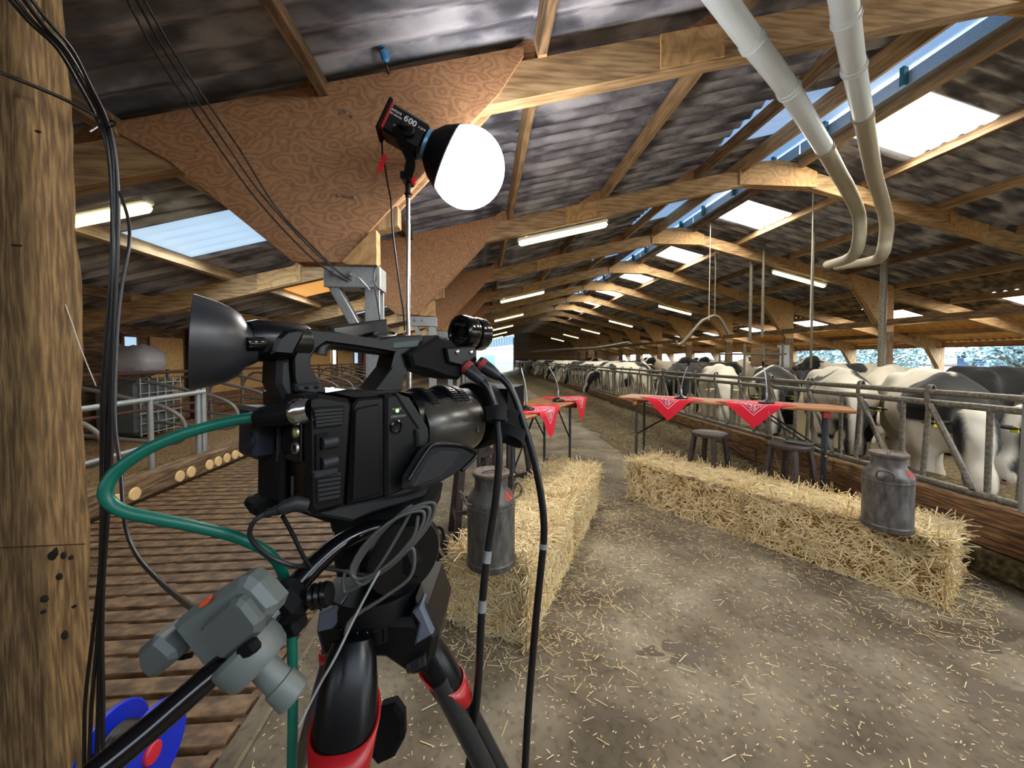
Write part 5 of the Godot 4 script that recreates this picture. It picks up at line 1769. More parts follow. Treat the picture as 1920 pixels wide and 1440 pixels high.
func bales_and_cans() -> void:
	var A := Vector3(0.24, 0, -1.93)
	var d := Vector3(0.45, 0, -0.893)
	var n := Vector3(-0.893, 0, -0.45)
	var turn := atan2(-d.z, d.x)
	for k in 2:
		bale(["straw bale in front, carrying the milk can, on the left of the aisle", "straw bale behind the milk can bale, under the left table end"][k], A + d * (0.505 + k * 1.02) + n * 0.24, turn, Vector3(1.0, 0.43, 0.46), [13000, 9000][k])
	var B := Vector3(2.73, -0.012, -2.03)
	var e := Vector3(-0.527, 0, -0.85)
	var m := Vector3(0.85, 0, -0.527)
	for k in 2:
		bale(["straw bale nearest the cows, carrying the dark milk can, right of the aisle", "straw bale beyond the dark can bale, its far end at mid aisle"][k], B + e * (0.56 + k * 1.13) + m * 0.24, atan2(-e.z, e.x), Vector3(1.13, 0.43, 0.46), [12000, 9000][k])
	milk_can("grey milk can with faded lettering and loop handles, on the left straw bale", ony(921, 1054, 0.435), 0.35, "ORCENTI", 0.75)
	milk_can("darker milk can with a patch of red paint, standing on the right straw bale", ony(1662, 988, 0.42), -2.5, "", -1.5)
	# straw spilled on the floor
	var xs := []
	var cs := []
	for k in 17000:
		var p: Vector3
		if k < 3000: p = A + d * rng.randf_range(-0.2, 2.3) + n * (0.24 + rng.randfn() * 0.38)
		elif k < 6000: p = B + e * rng.randf_range(-0.2, 2.4) + m * (0.24 + rng.randfn() * 0.36)
		elif k < 7400: p = Vector3(rng.randf_range(-0.9, 3.3), 0, -rng.randf_range(1.0, 7.0))
		elif k < 9000: p = Vector3(-0.2 + rng.randfn() * 0.4, 0, -3.4 + rng.randfn() * 0.5)
		else: p = Vector3(rng.randf_range(-0.9, 3.3), 0, -0.9 - 5.0 * pow(rng.randf(), 1.4))
		if p.x > 3.36 or p.x < -0.95 or p.z > -0.9: continue
		p.y = rng.randf_range(0.002, 0.012)
		var a := rng.randf() * TAU
		xs.append(strand_at(p, Vector3.UP, Vector3(cos(a), rng.randf_range(-0.03, 0.1), sin(a)), rng.randf_range(0.015, 0.075) if k < 7000 else rng.randf_range(0.006, 0.02), rng.randf_range(0.002, 0.0042)))
		cs.append(straw_color(0.05))
	straw("spilled_straw", xs, cs, self, 0)
	tag(get_node("spilled_straw") as Node3D, "straw scattered over the concrete aisle round the bales", "straw", "", "stuff")
	# damp stains on the concrete
	var fl := get_node("floor")
	for q: Array in [[1290, 1222, 0.13, 0.075], [1218, 1222, 0.06, 0.03], [1580, 1300, 0.09, 0.03], [1570, 1195, 0.05, 0.03], [1860, 1300, 0.16, 0.06], [1150, 1335, 0.05, 0.035], [1480, 1180, 0.06, 0.03], [1830, 1190, 0.2, 0.1]]:
		var st_ := mb()
		flat(st_)
		var c0 := ony(q[0], q[1], 0.0012)
		var rim := []
		for k in 26:
			var a := TAU * k / 26
			var w := 1.0 + 0.35 * sin(a * 3.0 + q[0]) + 0.2 * sin(a * 7.0 + q[1]) + rng.randf_range(-0.12, 0.12)
			rim.append(c0 + Vector3(cos(a) * q[2] * w, 0, sin(a) * q[3] * w))
		for k in 26: tri(st_, c0, rim[k], rim[(k + 1) % 26])
		done(st_, "damp_stain", mat(C(84, 72, 58), 0.45), fl)
	# a dark bag behind the tripod
	var st := mb()
	var bp := ony(806, 1095, 0.0)
	lathe(st, [Vector2(0.0001, 0.0), Vector2(0.13, 0.0), Vector2(0.15, 0.05), Vector2(0.145, 0.2), Vector2(0.11, 0.3), Vector2(0.05, 0.34), Vector2(0.0001, 0.345)], Transform3D(Basis(Vector3.UP, 0.4), bp), 16, 0.7)
	var bag := thing("backpack", "dark backpack on the floor between the tripod and the left straw bale", "bag")
	done(st, "bag_body", M.fabric, bag)
	st = mb()
	ribbon(st, spline([bp + Vector3(0.03, 0.33, 0.03), bp + Vector3(0.05, 0.4, 0.05), bp + Vector3(0.09, 0.38, 0.05), bp + Vector3(0.1, 0.28, 0.06)], 5), 0.02, 0.004, Vector3.RIGHT)
	done(st, "bag_loop", M.velcro, bag)

# ---------------------------------------------------------------- tables with scarves and microphones, stools
func scarf_texture() -> ImageTexture:
	var im := Image.create(256, 256, false, Image.FORMAT_RGB8)
	var red := C(206, 18, 44)
	var ink := C(236, 190, 200)
	var nz := noise(1, 0.035, 2, 171, 10.0)
	for y in 256:
		for x in 256:
			var c := red
			var b := mini(mini(x, 255 - x), mini(y, 255 - y))
			if b >= 46 and b < 49: c = ink
			elif b > 54 and b < 96:
				var v := nz.get_noise_2d(x, y)
				c = red.darkened(0.25) if v < 0.1 else ink
			elif b >= 100 and b < 103: c = ink
			elif b >= 108:
				var v := nz.get_noise_2d(x * 0.7 + 300, y * 0.7)
				c = ink if v > 0.5 else red
			im.set_pixel(x, y, c)
	return ImageTexture.create_from_image(im)
func scarf(label: String, frame: Transform3D, e0: float, p0: float, m: Material) -> void:
	# frame: x along the table edge, z outwards over the edge, origin on the edge; the far corner hangs down
	var t := thing("bandana", label, "bandana", Vector3.ZERO, 0.0, "red bandanas hung over the table edges")
	t.transform = frame
	var st := mb()
	smooth(st)
	var S := 0.5
	var N := 18
	var g := []
	for i in N + 1:
		var row := []
		for j in N + 1:
			var s := S * i / N
			var q := S * j / N
			var e := (s - q) / sqrt(2.0)
			var p := (s + q) / sqrt(2.0) - p0
			var v: Vector3
			if p < 0: v = Vector3(e0 + e, 0.006 + 0.004 * sin(e * 30) * sin(p * 26), p)
			else:
				var c := minf(p, 0.02)
				v = Vector3(e0 + e + 0.02 * p, 0.006 - maxf(p - 0.012, 0), 0.006 + c * 0.5 + 0.012 * sin(e * 24.0) * p * 4.0)
			row.append([v, Vector2(float(i) / N, float(j) / N)])
		g.append(row)
	for i in N:
		for j in N:
			for k: Array in [[0, 0], [1, 0], [1, 1], [0, 0], [1, 1], [0, 1]]:
				st.set_uv(g[i + k[0]][j + k[1]][1])
				st.add_vertex(g[i + k[0]][j + k[1]][0])
	done(st, "cloth", m, t)
func desk_mic(label: String, p: Vector3, lean: Vector3) -> void:
	var t := thing("desk_microphone", label, "microphone", p, 0.0, "gooseneck microphones on the tables")
	var st := mb()
	lathe(st, [Vector2(0.0001, 0), Vector2(0.068, 0.0), Vector2(0.07, 0.004), Vector2(0.066, 0.012), Vector2(0.03, 0.026), Vector2(0.016, 0.034), Vector2(0.0001, 0.036)], Transform3D.IDENTITY, 24)
	done(st, "base", M.black_satin, t)
	st = mb()
	tube(st, spline([Vector3(0, 0.03, 0), Vector3(0, 0.12, 0), lean * 0.35 + Vector3(0, 0.24, 0), lean + Vector3(0, 0.36, 0)], 6), 0.006, 8)
	lathe(st, [Vector2(0.009, 0.03), Vector2(0.009, 0.1), Vector2(0.006, 0.105)], Transform3D.IDENTITY, 10)
	done(st, "gooseneck", M.steel, t)
	st = mb()
	var d := (lean * 0.65 + Vector3(0, 0.12, 0)).normalized()
	lathe(st, [Vector2(0.006, -0.01), Vector2(0.011, 0.0), Vector2(0.012, 0.04), Vector2(0.008, 0.052), Vector2(0.0001, 0.055)], along(lean + Vector3(0, 0.36, 0), d), 12)
	done(st, "capsule", M.black_matt, t)
	st = mb()
	lathe(st, [Vector2(0.0115, -0.003), Vector2(0.0125, 0.0), Vector2(0.0115, 0.003)], along(lean + Vector3(0, 0.36, 0), d), 12)
	done(st, "light_ring", M.red, t)
	tuck(t, "gooseneck", ["capsule", "light_ring"])

func tables() -> void:
	var TH_ := 1.05
	var cloth := mat(Color.WHITE, 0.85)
	cloth.albedo_texture = scarf_texture()
	cloth.cull_mode = BaseMaterial3D.CULL_DISABLED
	var wood := tri_mat(M.timber_x.albedo_texture, Vector3(0.8, 4, 4), 0.5, C(240, 190, 150))
	# edge frames: origin at the left end of the viewer's edge, x along it, z towards the viewer
	for q in 2:
		var a := Vector3(1.57, TH_, -4.38) if q == 0 else Vector3(0.2, TH_, -2.68)
		var b := Vector3(3.19, TH_, -3.03) if q == 0 else Vector3(1.13, TH_, -4.24)
		var x := (b - a).normalized()
		var z := x.cross(Vector3.UP)
		var len := a.distance_to(b)
		var T := Transform3D(Basis(x, Vector3.UP, z), a)
		var t := thing("folding_table", ["long brown folding table in front of the feed fence, on the right", "brown folding table behind the video camera lens, beside the left bales"][q], "table", T * Vector3(len / 2, 0, -0.24) * Vector3(1, 0, 1))
		t.basis = T.basis
		var Y := -TH_ + TH_
		var st := mb()
		bx(st, Vector3(0, TH_ - 0.0125, 0), Vector3(len, 0.025, 0.48), Basis.IDENTITY, 0.006)
		done(st, "table_top", wood, t)
		for e: float in [-1.0, 1.0]:
			st = mb()
			bx(st, Vector3(e * (len / 2 - 0.2), TH_ - 0.055, 0), Vector3(0.05, 0.06, 0.44), Basis.IDENTITY, 0.004)
			done(st, "batten", M.red_dull if e > 0 else wood, t)
			for s: float in [-1.0, 1.0]:
				st = mb()
				var lx := e * (len / 2 - 0.2)
				tube(st, spline([Vector3(lx, TH_ - 0.05, s * 0.15), Vector3(lx, 0.42, s * 0.15), Vector3(lx, 0.32, s * 0.155), Vector3(lx, 0.0, s * 0.24)], 5), 0.0145, 10)
				done(st, "leg", M.leg_metal, t)
				st = mb()
				tube(st, [Vector3(lx, 0.62, s * 0.15), Vector3(e * 0.28, TH_ - 0.03, s * 0.15)], 0.008, 8)
				done(st, "stay", M.black_satin, t)
				st = mb()
				lathe(st, [Vector2(0.011, 0), Vector2(0.009, 0.004), Vector2(0.0001, 0.005)], along(Vector3(lx, 0.62, s * 0.15 + 0.0145), Vector3.BACK), 10)
				done(st, "bolt", M.chrome, t)
			st = mb()
			tube(st, [Vector3(e * (len / 2 - 0.2), 0.36, -0.15), Vector3(e * (len / 2 - 0.2), 0.36, 0.15)], 0.0125, 8)
			done(st, "cross_bar", M.leg_metal, t)
		if q == 0:
			var s1 := T.affine_inverse() * ony(1238, 755, TH_)
			var s2 := T.affine_inverse() * ony(1408, 766, TH_)
			scarf("red paisley bandana over the far end of the right table, with a microphone on it", T, s1.x, 0.46, cloth)
			scarf("red paisley bandana over the middle of the right table", T, s2.x, 0.46, cloth)
			desk_mic("gooseneck microphone on the right table's far bandana", T * Vector3(s1.x + 0.1, 0.01, -0.16), Vector3(0.06, 0, 0.02))
			desk_mic("gooseneck microphone on the right table's middle bandana, head upright", T * Vector3(s2.x + 0.1, 0.01, -0.16), Vector3(0.01, 0, -0.06))
		else:
			var s1 := T.affine_inverse() * ony(1020, 768, TH_)
			scarf("red paisley bandana hanging from the left table just right of the camera lens", T, s1.x, 0.44, cloth)
			scarf("red paisley bandana at the far corner of the left table", T, len - 0.12, 0.46, cloth)
			desk_mic("gooseneck microphone standing on the far bandana of the left table", T * Vector3(len - 0.42, 0.01, -0.15), Vector3(-0.1, 0, -0.02))
			desk_mic("gooseneck microphone half hidden behind the leads at the left table", T * Vector3(s1.x - 0.12, 0.01, -0.16), Vector3(-0.04, 0, -0.08))
	# cords from the right table's microphones to the floor
	cable("mic_cord", "thin pale cord slanting down under the far end of the right table", [[1245, 764, 4.2], [1254, 790, 4.25], [1280, 840, 4.3], [1312, 890, 4.35], [1330, 912, 4.4]], 0.004, M.tube_grey)
	cable("mic_cord", "thin pale cord hanging below the middle of the right table", [[1441, 770, 3.6], [1447, 810, 3.6], [1455, 860, 3.6], [1470, 900, 3.65], [1477, 925, 3.7]], 0.004, M.tube_grey)
	# stools
	var s := thing("stool", "", "stool", Vector3.ZERO, 0.0, "dark wooden bar stools")
	var st := mb()
	lathe(st, [Vector2(0.0001, 0.7), Vector2(0.15, 0.7), Vector2(0.17, 0.708), Vector2(0.172, 0.73), Vector2(0.165, 0.738), Vector2(0.08, 0.732), Vector2(0.0001, 0.73)], Transform3D.IDENTITY, 32)
	done(st, "seat", M.stool, s)
	for i: float in [-1.0, 1.0]:
		for j: float in [-1.0, 1.0]:
			st = mb()
			bar(st, Vector3(i * 0.1, 0.7, j * 0.1), Vector3(i * 0.17, 0.0, j * 0.17), 0.05, 0.036)
			done(st, "leg", M.stool, s)
	for k in 4:
		st = mb()
		var a := k * PI / 2
		var y: float = [0.2, 0.28, 0.2, 0.28][k]
		var r := 0.155
		bar(st, Vector3(r, y, r).rotated(Vector3.UP, a), Vector3(r, y, -r).rotated(Vector3.UP, a), 0.022, 0.035)
		done(st, "rung", M.stool, s)
	var spots := [[ony(1330, 812, 0.73), 0.5, "dark round stool below the middle of the right table, farther from the can"], [ony(1482, 833, 0.73), 0.3, "dark round stool at the near end of the right table, pale card on its seat"], [Vector3(-0.08, 0, -3.2), 0.2, "dark round stool behind the left milk can, left one of two"], [Vector3(0.3, 0, -4.1), 0.6, "dark round stool behind the left milk can, seen past the lens hood"]]
	for i in 4:
		var p: Vector3 = spots[i][0]
		p.y = 0
		var o: Node3D = s if i == 0 else copy_of(s, p, spots[i][1])
		o.position = p
		o.rotation.y = spots[i][1]
		o.set_meta("label", spots[i][2])
	st = mb()
	bx(st, (spots[1][0] as Vector3) * Vector3(1, 0, 1) + Vector3(0.1, 0.742, -0.02), Vector3(0.15, 0.004, 0.2), Basis(Vector3.UP, 0.5), 0.001)
	tag(done(st, "card", M.grey_dark), "grey card lying on the near stool of the right table", "card")

# ---------------------------------------------------------------- feed kerb and tubular fence
func feed_fence() -> void:
	var k := thing("feed_kerb", "plank-faced feed kerb on a concrete foot along the cow side of the aisle", "kerb", Vector3(FENCE_X, 0, 0))
	var st := mb()
	bx(st, Vector3(0.02, 0.09, -20.0), Vector3(0.2, 0.18, 45), Basis.IDENTITY, 0.02)
	done(st, "concrete_foot", M.dirt, k)
	for r in 2:
		for c in 14:
			st = mb()
			bx(st, Vector3(-0.055 + 0.012 * ((r + c) % 2), 0.265 + 0.162 * r, 1.5 - 3.05 * c - 1.525 - 0.5 * r), Vector3(0.05, 0.152, 3.04), Basis.IDENTITY, 0.012)
			done(st, "plank", M.plank, k)
	st = mb()
	bx(st, Vector3(0.4, 0.4, -20.0), Vector3(0.6, 0.06, 45), Basis.IDENTITY, 0.02)
	bx(st, Vector3(0.08, 0.3, -20.0), Vector3(0.12, 0.3, 45), Basis.IDENTITY, 0.02)
	done(st, "feed_trough", M.dirt, k)
	# fence panels of five places each
	var t := thing("feed_fence", "", "fence", Vector3(FENCE_X, 0, -1.7), 0.0, "tubular feed fence panels along the kerb")
	var W := 2.8
	st = mb()
	tube(st, [Vector3(0, 1.235, 0), Vector3(0, 1.235, -W)], 0.024, 12)
	done(st, "top_rail", M.rail, t)
	st = mb()
	tube(st, [Vector3(0.03, 1.15, 0), Vector3(0.03, 1.15, -W)], 0.026, 12)
	done(st, "second_rail", M.rail, t)
	st = mb()
	tube(st, [Vector3(0, 0.53, 0), Vector3(0, 0.53, -W)], 0.027, 12)
	done(st, "lower_rail", M.rail, t)
	st = mb()
	tube(st, [Vector3(0.03, 0.3, -0.02), Vector3(0.03, 1.3, -0.02)], 0.034, 12)
	lathe(st, [Vector2(0.034, 0), Vector2(0.03, 0.012), Vector2(0.0001, 0.016)], Transform3D(Basis.IDENTITY, Vector3(0.03, 1.3, -0.02)), 12)
	done(st, "post", M.rail, t)
	for i in 5:
		var z := -0.16 - i * 0.56
		st = mb()
		tube(st, [Vector3(0.02, 0.53, z - 0.0), Vector3(0.02, 1.15, z)], 0.018, 10)
		done(st, "upright", M.rail, t)
		st = mb()
		tube(st, [Vector3(0.02, 0.53, z - 0.4), Vector3(0.02, 1.15, z - 0.37)], 0.018, 10)
		done(st, "upright", M.rail, t)
		st = mb()
		tube(st, [Vector3(-0.01, 0.56, z - 0.06), Vector3(-0.012, 0.86, z - 0.2), Vector3(-0.015, 1.14, z - 0.34)], 0.02, 10)
		done(st, "swing_bar", M.rail, t)
		st = mb()
		ribbon(st, spline([Vector3(-0.02, 1.1, z - 0.34), Vector3(-0.022, 1.2, z - 0.355), Vector3(-0.015, 1.275, z - 0.35), Vector3(0.015, 1.29, z - 0.35), Vector3(0.03, 1.25, z - 0.35)], 4), 0.035, 0.008, Vector3.BACK)
		done(st, "latch", M.rail, t)
	for n in range(0, 14):
		var o: Node3D = t if n == 0 else copy_of(t, Vector3(FENCE_X, 0, -1.7 - W * n))
		o.set_meta("label", ("%s tubular steel feed fence panel from the viewer along the cow kerb" % ORDER[n]) if n < 13 else "last tubular steel feed fence panel, by the far wall")
	st = mb()
	tube(st, [Vector3(FENCE_X - 0.02, 0.42, -2.19), Vector3(FENCE_X - 0.02, 1.2, -2.19)], 0.04, 14)
	tag(done(st, "fence_post", M.galv), "thick galvanised post at the right edge, in front of the feed fence", "post")
	# feed swept up along the kerb
	var n := noise(0, 1.2, 5, 191)
	st = mb()
	smooth(st)
	var rows := []
	for i in 180:
		var z := -3.0 - pow(i / 180.0, 1.3) * 38.0
		var row := []
		var wide := 1.05 * smoothstep(-3.0, -5.4, z) + 0.12 + 0.2 * n.get_noise_1d(z * 2.0)
		for j in 15:
			var u := j / 14.0
			var h := 0.3 * (u * u * 0.5 + u * 0.6) * smoothstep(-3.0, -6.0, z) + 0.01
			h += 0.07 * n.get_noise_2d(z * 3.0, u * wide * 3.0) * smoothstep(0.0, 0.3, u) + 0.03 * n.get_noise_2d(z * 12.0, u * 12.0) * smoothstep(0.0, 0.3, u)
			row.append(Vector3(3.42 - wide * (1.0 - u), maxf(h, 0.003) - 0.004 * (1.0 - u), z))
		rows.append(row)
	for i in 179:
		for j in 14: quad(st, rows[i][j], rows[i][j + 1], rows[i + 1][j + 1], rows[i + 1][j])
	var feed := thing("feed_heap", "dark brown silage swept into a low bank along the cow kerb", "silage")
	tag(feed, "", "", "", "stuff")
	done(st, "silage", M.dirt, feed)
	var xs := []
	var cs := []
	for i in 14000:
		var r := rows[int(pow(rng.randf(), 1.5) * 150)] as Array
		var p: Vector3 = r[1 + rng.randi() % 13] + Vector3(rng.randf_range(-0.05, 0.05), 0.008, rng.randf_range(-0.1, 0.1))
		if p.x > 3.4: continue
		var a := rng.randf() * TAU
		xs.append(strand_at(p, Vector3.UP, Vector3(cos(a), rng.randf_range(-0.1, 0.5), sin(a)), rng.randf_range(0.03, 0.12), rng.randf_range(0.004, 0.009)))
		cs.append(C(120, 104, 60).lerp(C(64, 52, 28), rng.randf()).lerp(C(176, 150, 96), 0.5 if rng.randf() < 0.2 else 0.0).srgb_to_linear())
	straw("chopped_stems", xs, cs, feed)

# ---------------------------------------------------------------- cows: one skin over a skeleton of tapered bones
func skin(bones: Array, cell: float, k: float) -> Array:
	# bones: [a, b, ra, rb, squash across]; returns [points, triangles]
	var lo := Vector3.ONE * 1e9
	var hi := -lo
	for b: Array in bones:
		var r: float = maxf(b[2], b[3]) + 0.1
		lo = lo.min(b[0] - Vector3.ONE * r).min(b[1] - Vector3.ONE * r)
		hi = hi.max(b[0] + Vector3.ONE * r).max(b[1] + Vector3.ONE * r)
	var n := Vector3i(((hi - lo) / cell).ceil()) + Vector3i.ONE
	var f := PackedFloat32Array()
	f.resize(n.x * n.y * n.z)
	for b: Array in bones:
		var a: Vector3 = b[0]
		var ab: Vector3 = b[1] - a
		var l2 := maxf(ab.length_squared(), 1e-6)
		var r: float = maxf(b[2], b[3]) + 0.13
		var i0 := Vector3i(((a.min(b[1]) - Vector3.ONE * r - lo) / cell).floor()).max(Vector3i.ZERO)
		var i1 := Vector3i(((a.max(b[1]) + Vector3.ONE * r - lo) / cell).ceil()).min(n - Vector3i.ONE)
		var ra: float = b[2]
		var dr: float = b[3] - b[2]
		for z in range(i0.z, i1.z + 1):
			for y in range(i0.y, i1.y + 1):
				var at_ := (z * n.y + y) * n.x
				for x in range(i0.x, i1.x + 1):
					var p := lo + Vector3(x, y, z) * cell - a
					var t := clampf(p.dot(ab) / l2, 0.0, 1.0)
					var d := (p - ab * t).length() - (ra + dr * t)
					if d < 0.13: f[at_ + x] += exp(-k * maxf(d, -0.25))
	var id := PackedInt32Array()
	id.resize(f.size())
	id.fill(-1)
	var pts := PackedVector3Array()
	for z in n.z - 1:
		for y in n.y - 1:
			for x in n.x - 1:
				var o := (z * n.y + y) * n.x + x
				var mask := 0
				for c in 8:
					if f[o + (c & 1) + ((c >> 1) & 1) * n.x + (c >> 2) * n.x * n.y] > 1.0: mask |= 1 << c
				if mask == 0 or mask == 255: continue
				var sum := Vector3.ZERO
				var cnt := 0
				for c in 8:
					for ax in 3:
						var c2 := c | (1 << ax)
						if c2 == c: continue
						if ((mask >> c) & 1) == ((mask >> c2) & 1): continue
						var v0 := -log(maxf(f[o + (c & 1) + ((c >> 1) & 1) * n.x + (c >> 2) * n.x * n.y], 1e-3))
						var v1 := -log(maxf(f[o + (c2 & 1) + ((c2 >> 1) & 1) * n.x + (c2 >> 2) * n.x * n.y], 1e-3))
						var t := v0 / (v0 - v1)
						var q := Vector3(c & 1, (c >> 1) & 1, c >> 2)
						q[ax] += t
						sum += q
						cnt += 1
				id[o] = pts.size()
				pts.append(lo + (Vector3(x, y, z) + sum / cnt) * cell)
	var tris := PackedInt32Array()
	var step := [1, n.x, n.x * n.y]
	for z in range(1, n.z - 1):
		for y in range(1, n.y - 1):
			for x in range(1, n.x - 1):
				var o := (z * n.y + y) * n.x + x
				var s0 := f[o] > 1.0
				for ax in 3:
					if (f[o + step[ax]] > 1.0) == s0: continue
					var u: int = step[(ax + 1) % 3]
					var v: int = step[(ax + 2) % 3]
					var q := [id[o], id[o - u], id[o - u - v], id[o - v]]
					if q.min() < 0: continue
					if s0: tris.append_array([q[0], q[2], q[1], q[0], q[3], q[2]])
					else: tris.append_array([q[0], q[1], q[2], q[0], q[2], q[3]])
	return [pts, tris]

func cow_bones(down: bool) -> Array:
	var V := func(x: float, y: float, z := 0.0) -> Vector3: return Vector3(x, y, z)
	var b := [
		[V.call(0.55, 1.0), V.call(0.0, 0.96), 0.29, 0.35], [V.call(0.0, 0.96), V.call(-0.55, 1.03), 0.35, 0.28],
		[V.call(0.55, 1.28), V.call(-0.1, 1.27), 0.09, 0.09], [V.call(-0.1, 1.27), V.call(-0.75, 1.29), 0.09, 0.1], [V.call(0.62, 0.8), V.call(0.3, 0.72), 0.16, 0.16],
		[V.call(-0.55, 1.24, 0.2), V.call(-0.85, 1.17, 0.12), 0.09, 0.07], [V.call(-0.55, 1.24, -0.2), V.call(-0.85, 1.17, -0.12), 0.09, 0.07],
		[V.call(-0.42, 0.62), V.call(-0.5, 0.66), 0.15, 0.14], [V.call(-0.88, 1.22), V.call(-0.97, 1.0), 0.035, 0.03], [V.call(-0.97, 1.0), V.call(-0.97, 0.5), 0.028, 0.04]]
	for s: float in [-1.0, 1.0]:
		b.append_array([[V.call(0.52, 1.0, s * 0.16), V.call(0.6, 0.66, s * 0.18), 0.16, 0.1], [V.call(0.6, 0.66, s * 0.18), V.call(0.6, 0.4, s * 0.17), 0.09, 0.062], [V.call(0.6, 0.4, s * 0.17), V.call(0.58, 0.13, s * 0.17), 0.056, 0.046], [V.call(0.58, 0.13, s * 0.17), V.call(0.63, 0.05, s * 0.17), 0.052, 0.06],
			[V.call(-0.62, 1.05, s * 0.16), V.call(-0.52, 0.74, s * 0.2), 0.2, 0.13], [V.call(-0.52, 0.74, s * 0.2), V.call(-0.76, 0.48, s * 0.18), 0.11, 0.066], [V.call(-0.76, 0.48, s * 0.18), V.call(-0.68, 0.13, s * 0.18), 0.056, 0.046], [V.call(-0.68, 0.13, s * 0.18), V.call(-0.63, 0.05, s * 0.18), 0.052, 0.06]])
	if down:
		b.append_array([[V.call(0.6, 1.1), V.call(0.92, 1.05), 0.21, 0.14], [V.call(0.92, 1.05), V.call(1.16, 0.98), 0.13, 0.085], [V.call(0.62, 0.88), V.call(1.05, 0.9), 0.1, 0.055],
			[V.call(1.19, 1.0), V.call(1.28, 0.85), 0.07, 0.078], [V.call(1.28, 0.84), V.call(1.39, 0.58), 0.066, 0.052], [V.call(1.385, 0.565, 0.025), V.call(1.41, 0.5, 0.025), 0.054, 0.05], [V.call(1.385, 0.565, -0.025), V.call(1.41, 0.5, -0.025), 0.054, 0.05], [V.call(1.18, 0.88), V.call(1.3, 0.64), 0.055, 0.035]])
		for s: float in [-1.0, 1.0]: b.append([V.call(1.24, 0.97, s * 0.07), V.call(1.31, 0.82, s * 0.066), 0.042, 0.036])
	else:
		b.append_array([[V.call(0.62, 1.12), V.call(1.0, 1.3), 0.24, 0.16], [V.call(1.0, 1.3), V.call(1.2, 1.42), 0.16, 0.12], [V.call(0.7, 0.95), V.call(1.1, 1.2), 0.12, 0.08],
			[V.call(1.22, 1.46), V.call(1.38, 1.42), 0.075, 0.08], [V.call(1.38, 1.42), V.call(1.62, 1.3), 0.066, 0.052], [V.call(1.62, 1.3), V.call(1.67, 1.28), 0.06, 0.056], [V.call(1.26, 1.33), V.call(1.5, 1.24), 0.07, 0.045]])
		for s: float in [-1.0, 1.0]: b.append([V.call(1.24, 1.46, s * 0.06), V.call(1.4, 1.42, s * 0.06), 0.06, 0.055])
	return b

var cow_shape := []
func cow_skin(pose: int, seed_: int, white: float, face: float, spots: Array) -> ArrayMesh:
	var S: Array = cow_shape[pose]
	var pts: PackedVector3Array = S[0]
	var n := noise(0, 1.25, 2, seed_, 0.0)
	var col := PackedColorArray()
	col.resize(pts.size())
	var light := C(204, 195, 178).srgb_to_linear()
	var dark := C(20, 18, 20).srgb_to_linear()
	for i in pts.size():
		var p := pts[i]
		var v := n.get_noise_3d(p.x, p.y * 0.9, p.z * 0.8) + white
		if p.y < 0.5 and p.x < 1.0: v += 0.5
		if p.x > (1.14 if pose == 0 else 1.16):
			# head: a pale blaze down the middle when the face is white
			v = face - absf(p.z) * 5.5 * (1.0 if face < 0.9 else 0.0)
		for q: Array in spots:
			if p.distance_to(q[0]) < q[1]: v = q[2]
		var w := 0.09 if p.x > 1.14 else 0.05
		var c := dark.lerp(light, smoothstep(-w, w, v))
		if v > 0.0 and p.y < 0.75: c = c.lerp(C(170, 146, 112).srgb_to_linear(), 0.35 * (0.75 - p.y) / 0.75)
		col[i] = c
	var a := []
	a.resize(Mesh.ARRAY_MAX)
	a[Mesh.ARRAY_VERTEX] = pts
	a[Mesh.ARRAY_NORMAL] = S[2]
	a[Mesh.ARRAY_INDEX] = S[1]
	a[Mesh.ARRAY_COLOR] = col
	var m := ArrayMesh.new()
	m.add_surface_from_arrays(Mesh.PRIMITIVE_TRIANGLES, a)
	return m
